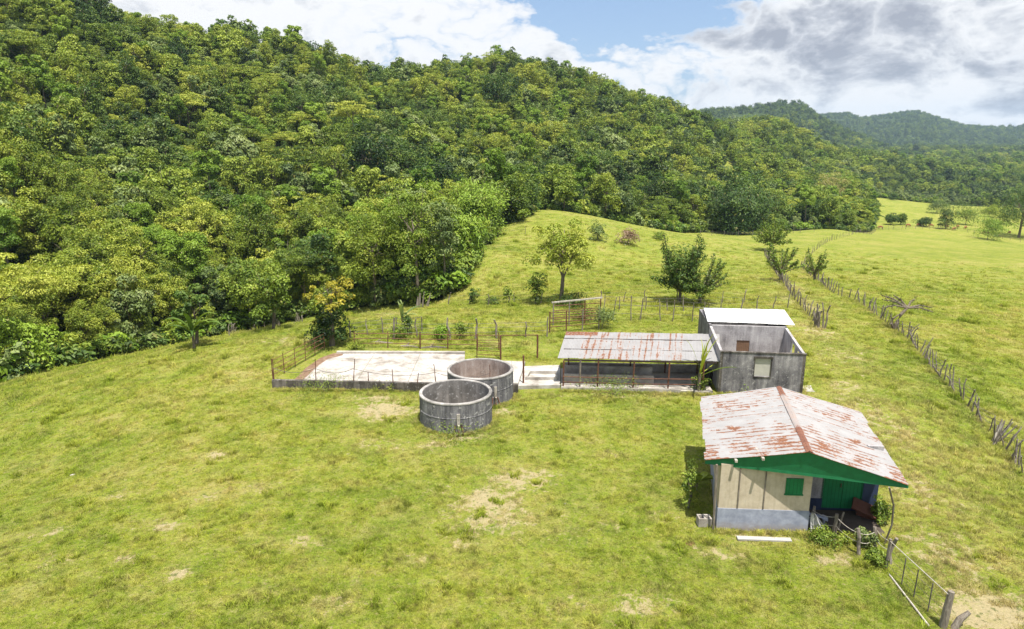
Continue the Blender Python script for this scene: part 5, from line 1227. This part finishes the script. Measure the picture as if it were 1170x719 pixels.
bush(850, 446, 430, 24, 'bright', 'bright green bush against the front of the block building', 108, 900, .12, tint=.6)
bush(826, 447, 440, 14, 'mid', 'small weeds at the building corner near the barrel', 109, 400, .10)
bush(700, 452, 445, 110, 'mid', 'fringe of weeds along the front kerb of the cattle shed', 110, 1800, .10, low=0, clumps=40); bush(800, 448, 425, 24, 'mid', 'weeds around the thin palm at the shed end', 111, 900, .12)
fronds(798, 449, 372, 90, 'yel', 'thin young palm reaching above the end of the shed roof', 112, n=9, width=.13, name='young_palm', tint=.55, up=.95, droop=.35)
bush(370, 447, 441, 90, 'mid', 'fringe of weeds at the foot of the mossy kerb wall', 113, 1400, .09, low=0, clumps=40)
bush(440, 446, 440, 40, 'yel', 'weeds on the kerb wall beside the flat step', 114, 600, .09, low=0, clumps=20)
bush(521, 499, 492, 84, 'mid', 'ragged grass round the foot of the front tank', 115, 1100, .09, low=0, clumps=40)

# ------------------------------------------------------------------ cattle
def cow_mesh():
    P = [(0, 0, 1.05), (.75, 0, 1.12), (-.6, 0, 1.08), (.98, 0, .98), (1.2, 0, .62), (1.35, 0, .30), (1.30, 0, .2),
         (.62, .22, .85), (.62, .22, .45), (.64, .22, .02), (.62, -.22, .85), (.60, -.22, .45), (.66, -.22, .02), (-.58, .22, .85), (-.66, .22, .48), (-.58, .22, .02), (-.58, -.22, .85), (-.64, -.22, .48), (-.54, -.22, .02), (-.86, 0, 1.05), (-.92, 0, .5)]
    R_ = [.36, .30, .32, .18, .15, .11, .08, .14, .07, .05, .14, .07, .05, .16, .075, .05, .16, .075, .05, .07, .025]
    E_ = [(0, 1), (0, 2), (1, 3), (3, 4), (4, 5), (5, 6), (1, 7), (7, 8), (8, 9), (1, 10), (10, 11), (11, 12), (2, 13), (13, 14), (14, 15), (2, 16), (16, 17), (17, 18), (2, 19), (19, 20)]
    me = bpy.data.meshes.new('cow'); me.from_pydata(P, E_, []); o = bpy.data.objects.new('cow', me); COL.objects.link(o)
    md = o.modifiers.new('skin', 'SKIN'); sv = me.skin_vertices[0].data if me.skin_vertices else None
    if sv is None:
        import bmesh
        bm = bmesh.new(); bm.from_mesh(me); bm.verts.layers.skin.verify(); bm.to_mesh(me); bm.free(); sv = me.skin_vertices[0].data
    for i, r_ in enumerate(R_): sv[i].radius = (r_, r_); sv[i].use_root = (i == 0)
    o.modifiers.new('sub', 'SUBSURF').levels = 1
    dg = bpy.context.evaluated_depsgraph_get(); ev = o.evaluated_get(dg); out = bpy.data.meshes.new_from_object(ev); out.name = 'cow'; out.materials.clear(); out.materials.append(MATS['cow_hide'])
    bpy.data.objects.remove(o); return out
CM = cow_mesh()
COWS = [((950, 261.5), 'pale brown cow alone before the middle banana thicket'), ((980, 261), 'brown cow at the open end of the banana thickets'), ((1006, 262), 'brown cow grazing beside the small dark bush'), ((1037, 259.5), 'brown cow between two small bushes'), ((1049, 259), 'brown cow grazing above the low stick fence'), ((1064, 260), 'brown cow standing by the uneven dark bush'),
        ((1082, 261), 'brown cow closest to the uneven dark bush'), ((1090, 263.5), 'brown cow at the head of the grazing group'), ((1103, 262), 'brown cow below the broad green bush'), ((1126, 268), 'brown cow half behind the bright rounded bush'), ((1153, 268), 'dark red-brown cow in the shade of the big tree'), ((1094, 261), 'brown cow resting behind the grazing group')]
for i, ((a, b), lab) in enumerate(COWS):
    p = PT(a, b); s = .85 if p[1] < 260 else .95; o = bpy.data.objects.new('cow', CM); COL.objects.link(o); o.location = tuple(p); o.rotation_euler = (0, 0, random.choice((0, math.pi))+random.uniform(-.6, .6)); o.scale = (s, s, s); tag(o, lab, 'cow', 'cattle grazing in the far pasture')

# ------------------------------------------------------------------ grass
def tuft(seed, n, h, spread, w_):
    g = np.random.default_rng(seed); V = []; Q = []
    for i in range(n):
        a = g.uniform(0, 6.28); r_ = spread*g.uniform(0, 1)**.5; b = np.array([math.cos(a)*r_, math.sin(a)*r_, -.01]); l = g.uniform(.5, 1)*h; d = g.normal(0, .5, 2); t = np.array([-math.sin(a*3), math.cos(a*3), 0])*w_/2
        tip = b+np.array([d[0]*l, d[1]*l, l]); md_ = b+np.array([d[0]*l*.35, d[1]*l*.35, l*.62]); k = len(V); V += [b-t, b+t, md_+t*.8, md_-t*.8, tip]; Q += [(k, k+1, k+2, k+3), (k+3, k+2, k+4)]
    me = bpy.data.meshes.new('tuft'); me.from_pydata([tuple(v) for v in V], [], Q); me.update(); me.materials.append(MATS['grass_blade']); return me
TF = [[tuft(400+i, 26, .085, .15, .016)] for i in range(4)]+[[tuft(410+i, 34, .20, .16, .018)] for i in range(2)]
g5 = np.random.default_rng(77); NG = 250000
th_ = g5.uniform(R(-47), R(47), NG); rr = np.exp(g5.uniform(math.log(15), math.log(130), NG)); X = rr*np.sin(th_); Y = rr*np.cos(th_)
ok = ~inside(X, Y)
def wrect(M, x0, x1, y0, y1): return np.array([tuple((M@Vector(q))[:2]) for q in ((x0, y0, 0), (x1, y0, 0), (x1, y1, 0), (x0, y1, 0))])
for poly in (wrect(HM, -.1, 6.7, -.05, 6.1), wrect(BM, 0, BW, 0, 8.6), wrect(SM, -.1, 9, -.1, 4), np.array(pxpoly([(311, 436), (345, 436), (374, 409), (384, 396), (531, 402), (600, 410), (640, 415), (640, 443), (590, 443)], .3)), np.array(pxpoly([(598, 400), (618, 395), (632, 397), (640, 402), (640, 411), (622, 410)], .02))):
    ok &= ~inside(X, Y, poly)
for cx, cy in ((-2.95, 33.85), (-1.83, 37.55)): ok &= np.hypot(X-cx, Y-cy) > 1.93
dm = blobs(X, Y, DRY); ok &= g5.uniform(0, 1, NG) > dm*1.05
cl_ = fbm(X/.75, Y/.75, 3, 9)*1.2+.5+.35*(fbm(X/.22, Y/.22, 2, 19)); ok &= g5.uniform(0, 1, NG) < np.clip((cl_-.30)*2.2, .25, .9)*np.clip((140-rr)/75, 0, 1)
X, Y, dm, cl_, rr = X[ok], Y[ok], dm[ok], cl_[ok], rr[ok]
EX = []
for M_, pts_ in ((HM, [(-.05, 0), (3.4, 0)]), (HM, [(-.05, 0), (.95, 6)]), (HM, [(3.5, -.1), (6.6, -.1)]), (BM, [(0, 0), (BW, 0)]), (BM, [(BW, 0), (BW, 8)]), (SM, [(0, -.1), (8.9, -.1)])):
    a_, b_ = [M_@Vector((*q, 0)) for q in pts_]; L_ = (b_-a_).length
    for _ in range(int(L_*26)): q = a_.lerp(b_, g5.uniform()); nn_ = Vector((b_.y-a_.y, a_.x-b_.x, 0)).normalized(); q = q+nn_*(abs(g5.normal(0, .14))+.03); EX.append((q.x, q.y))
for cx, cy in ((-2.95, 33.85), (-1.83, 37.55)):
    for _ in range(330): a_ = g5.uniform(0, 6.28); r_ = 1.93+abs(g5.normal(0, .16)); q = (cx+math.cos(a_)*r_, cy+math.sin(a_)*r_); EX.append(q) if min(math.hypot(q[0]+2.95, q[1]-33.85), math.hypot(q[0]+1.83, q[1]-37.55)) > 1.92 else None
for p_ in ([(1168, 543), (1146, 512), (1120, 482), (1103, 462), (1080, 438), (1060, 415), (1042, 393), (1026, 379), (1006, 365), (980, 345), (944, 329), (916, 307)], [(933, 374), (914, 350), (897, 327), (880, 302)]):
    w_ = along(p_)
    for a_, b_ in zip(w_[:-1], w_[1:]):
        for _ in range(int(np.linalg.norm(b_-a_)*14)): q = a_+(b_-a_)*g5.uniform(); EX.append((q[0]+g5.normal(0, .22), q[1]+g5.normal(0, .22)))
A_, B_ = Vector(atz(311, 445)), Vector(atz(590, 446))
for _ in range(500): q = A_.lerp(B_, g5.uniform()); EX.append((q.x, q.y-abs(g5.normal(0, .12))-.02)) if math.hypot(q.x+2.95, q.y-33.85) > 2 and math.hypot(q.x+1.83, q.y-37.55) > 2.2 else None
EX = np.array(EX); NE = len(EX); X = np.concatenate([X, EX[:, 0]]); Y = np.concatenate([Y, EX[:, 1]]); dm = np.concatenate([dm, g5.uniform(0, .5, NE)]); cl_ = np.concatenate([cl_, np.full(NE, .6)]); rr = np.concatenate([rr, np.full(NE, 32)]); edge_ = np.concatenate([np.zeros(len(X)-NE, bool), g5.uniform(0, 1, NE) < .7])
tall = (g5.uniform(0, 1, len(X)) < np.where(cl_ > .70, .15, .02)); lane = (X > 11.5) & (X < 11.5+.75*(Y-8)) & (Y < 36) & (X > 14.2+(Y-24)*.05)
tall |= edge_
tall |= lane & (g5.uniform(0, 1, len(X)) < .35)
ix = np.where(tall, g5.integers(4, 6, len(X)), g5.integers(0, 4, len(X)))
scatter_stuff('grass', np.stack([X, Y, hgt(X, Y)], 1), TF, ix, g5.uniform(.55, 1.3, len(X))*np.clip(rr/32, .85, 2.2), g5.uniform(0, 6.28, len(X)), np.clip(dm*1.2+g5.normal(.08, .16, len(X))+lane*.18, 0, 1), 'short sunlit pasture grass with taller tufts and drier patches', 'grass')
# darker weedy tufts dotted over the pasture
g6 = np.random.default_rng(5); n = 240; th_ = g6.uniform(R(-40), R(40), n); rr = np.exp(g6.uniform(math.log(17), math.log(110), n)); X = rr*np.sin(th_); Y = rr*np.cos(th_); ok = ~inside(X, Y)
for poly in (wrect(HM, -.6, 7.0, -.6, 6.5), wrect(BM, -.4, BW+.4, -.4, 9), wrect(SM, -.5, 9, -.5, 4.4), np.array(pxpoly([(300, 446), (345, 446), (384, 390), (531, 396), (640, 405), (640, 450)], .2))): ok &= ~inside(X, Y, poly)
for cx, cy in ((-2.95, 33.85), (-1.83, 37.55)): ok &= np.hypot(X-cx, Y-cy) > 2.3
X, Y, rr = X[ok], Y[ok], rr[ok]
X = np.repeat(X, 7)+g6.normal(0, .16, len(X)*7); Y = np.repeat(Y, 7)+g6.normal(0, .16, len(Y)*7); rr = np.repeat(rr, 7)
WT = [[tuft(430+i, 30, .26, .14, .03)] for i in range(3)]
scatter_stuff('weeds', np.stack([X, Y, hgt(X, Y)-.02], 1), WT, g6.integers(0, 3, len(X)), g6.uniform(.5, 1.3, len(X))*np.clip(rr/34, .9, 2.0), g6.uniform(0, 6, len(X)), np.zeros(len(X)), 'low weedy grass clumps dotted over the pasture', 'weeds')

# ------------------------------------------------------------------ haze
m = MB(); m.bb(-4400, 4400, -4400, 4400, -32, 230); hz = m.build('haze', None); tag(hz, 'thin bluish haze lying over the valley', 'haze', kind='stuff')
hm = bpy.data.materials.new('haze'); hm.use_nodes = True; t = N(hm.node_tree); t.n.clear(); out = t.add('ShaderNodeOutputMaterial'); pv = t.add('ShaderNodeVolumePrincipled')
pv.inputs['Color'].default_value = (.60, .80, 1.0, 1); pv.inputs['Density'].default_value = .00011; pv.inputs['Anisotropy'].default_value = .2; t.l.new(pv.outputs[0], out.inputs['Volume']); hz.data.materials.append(hm)
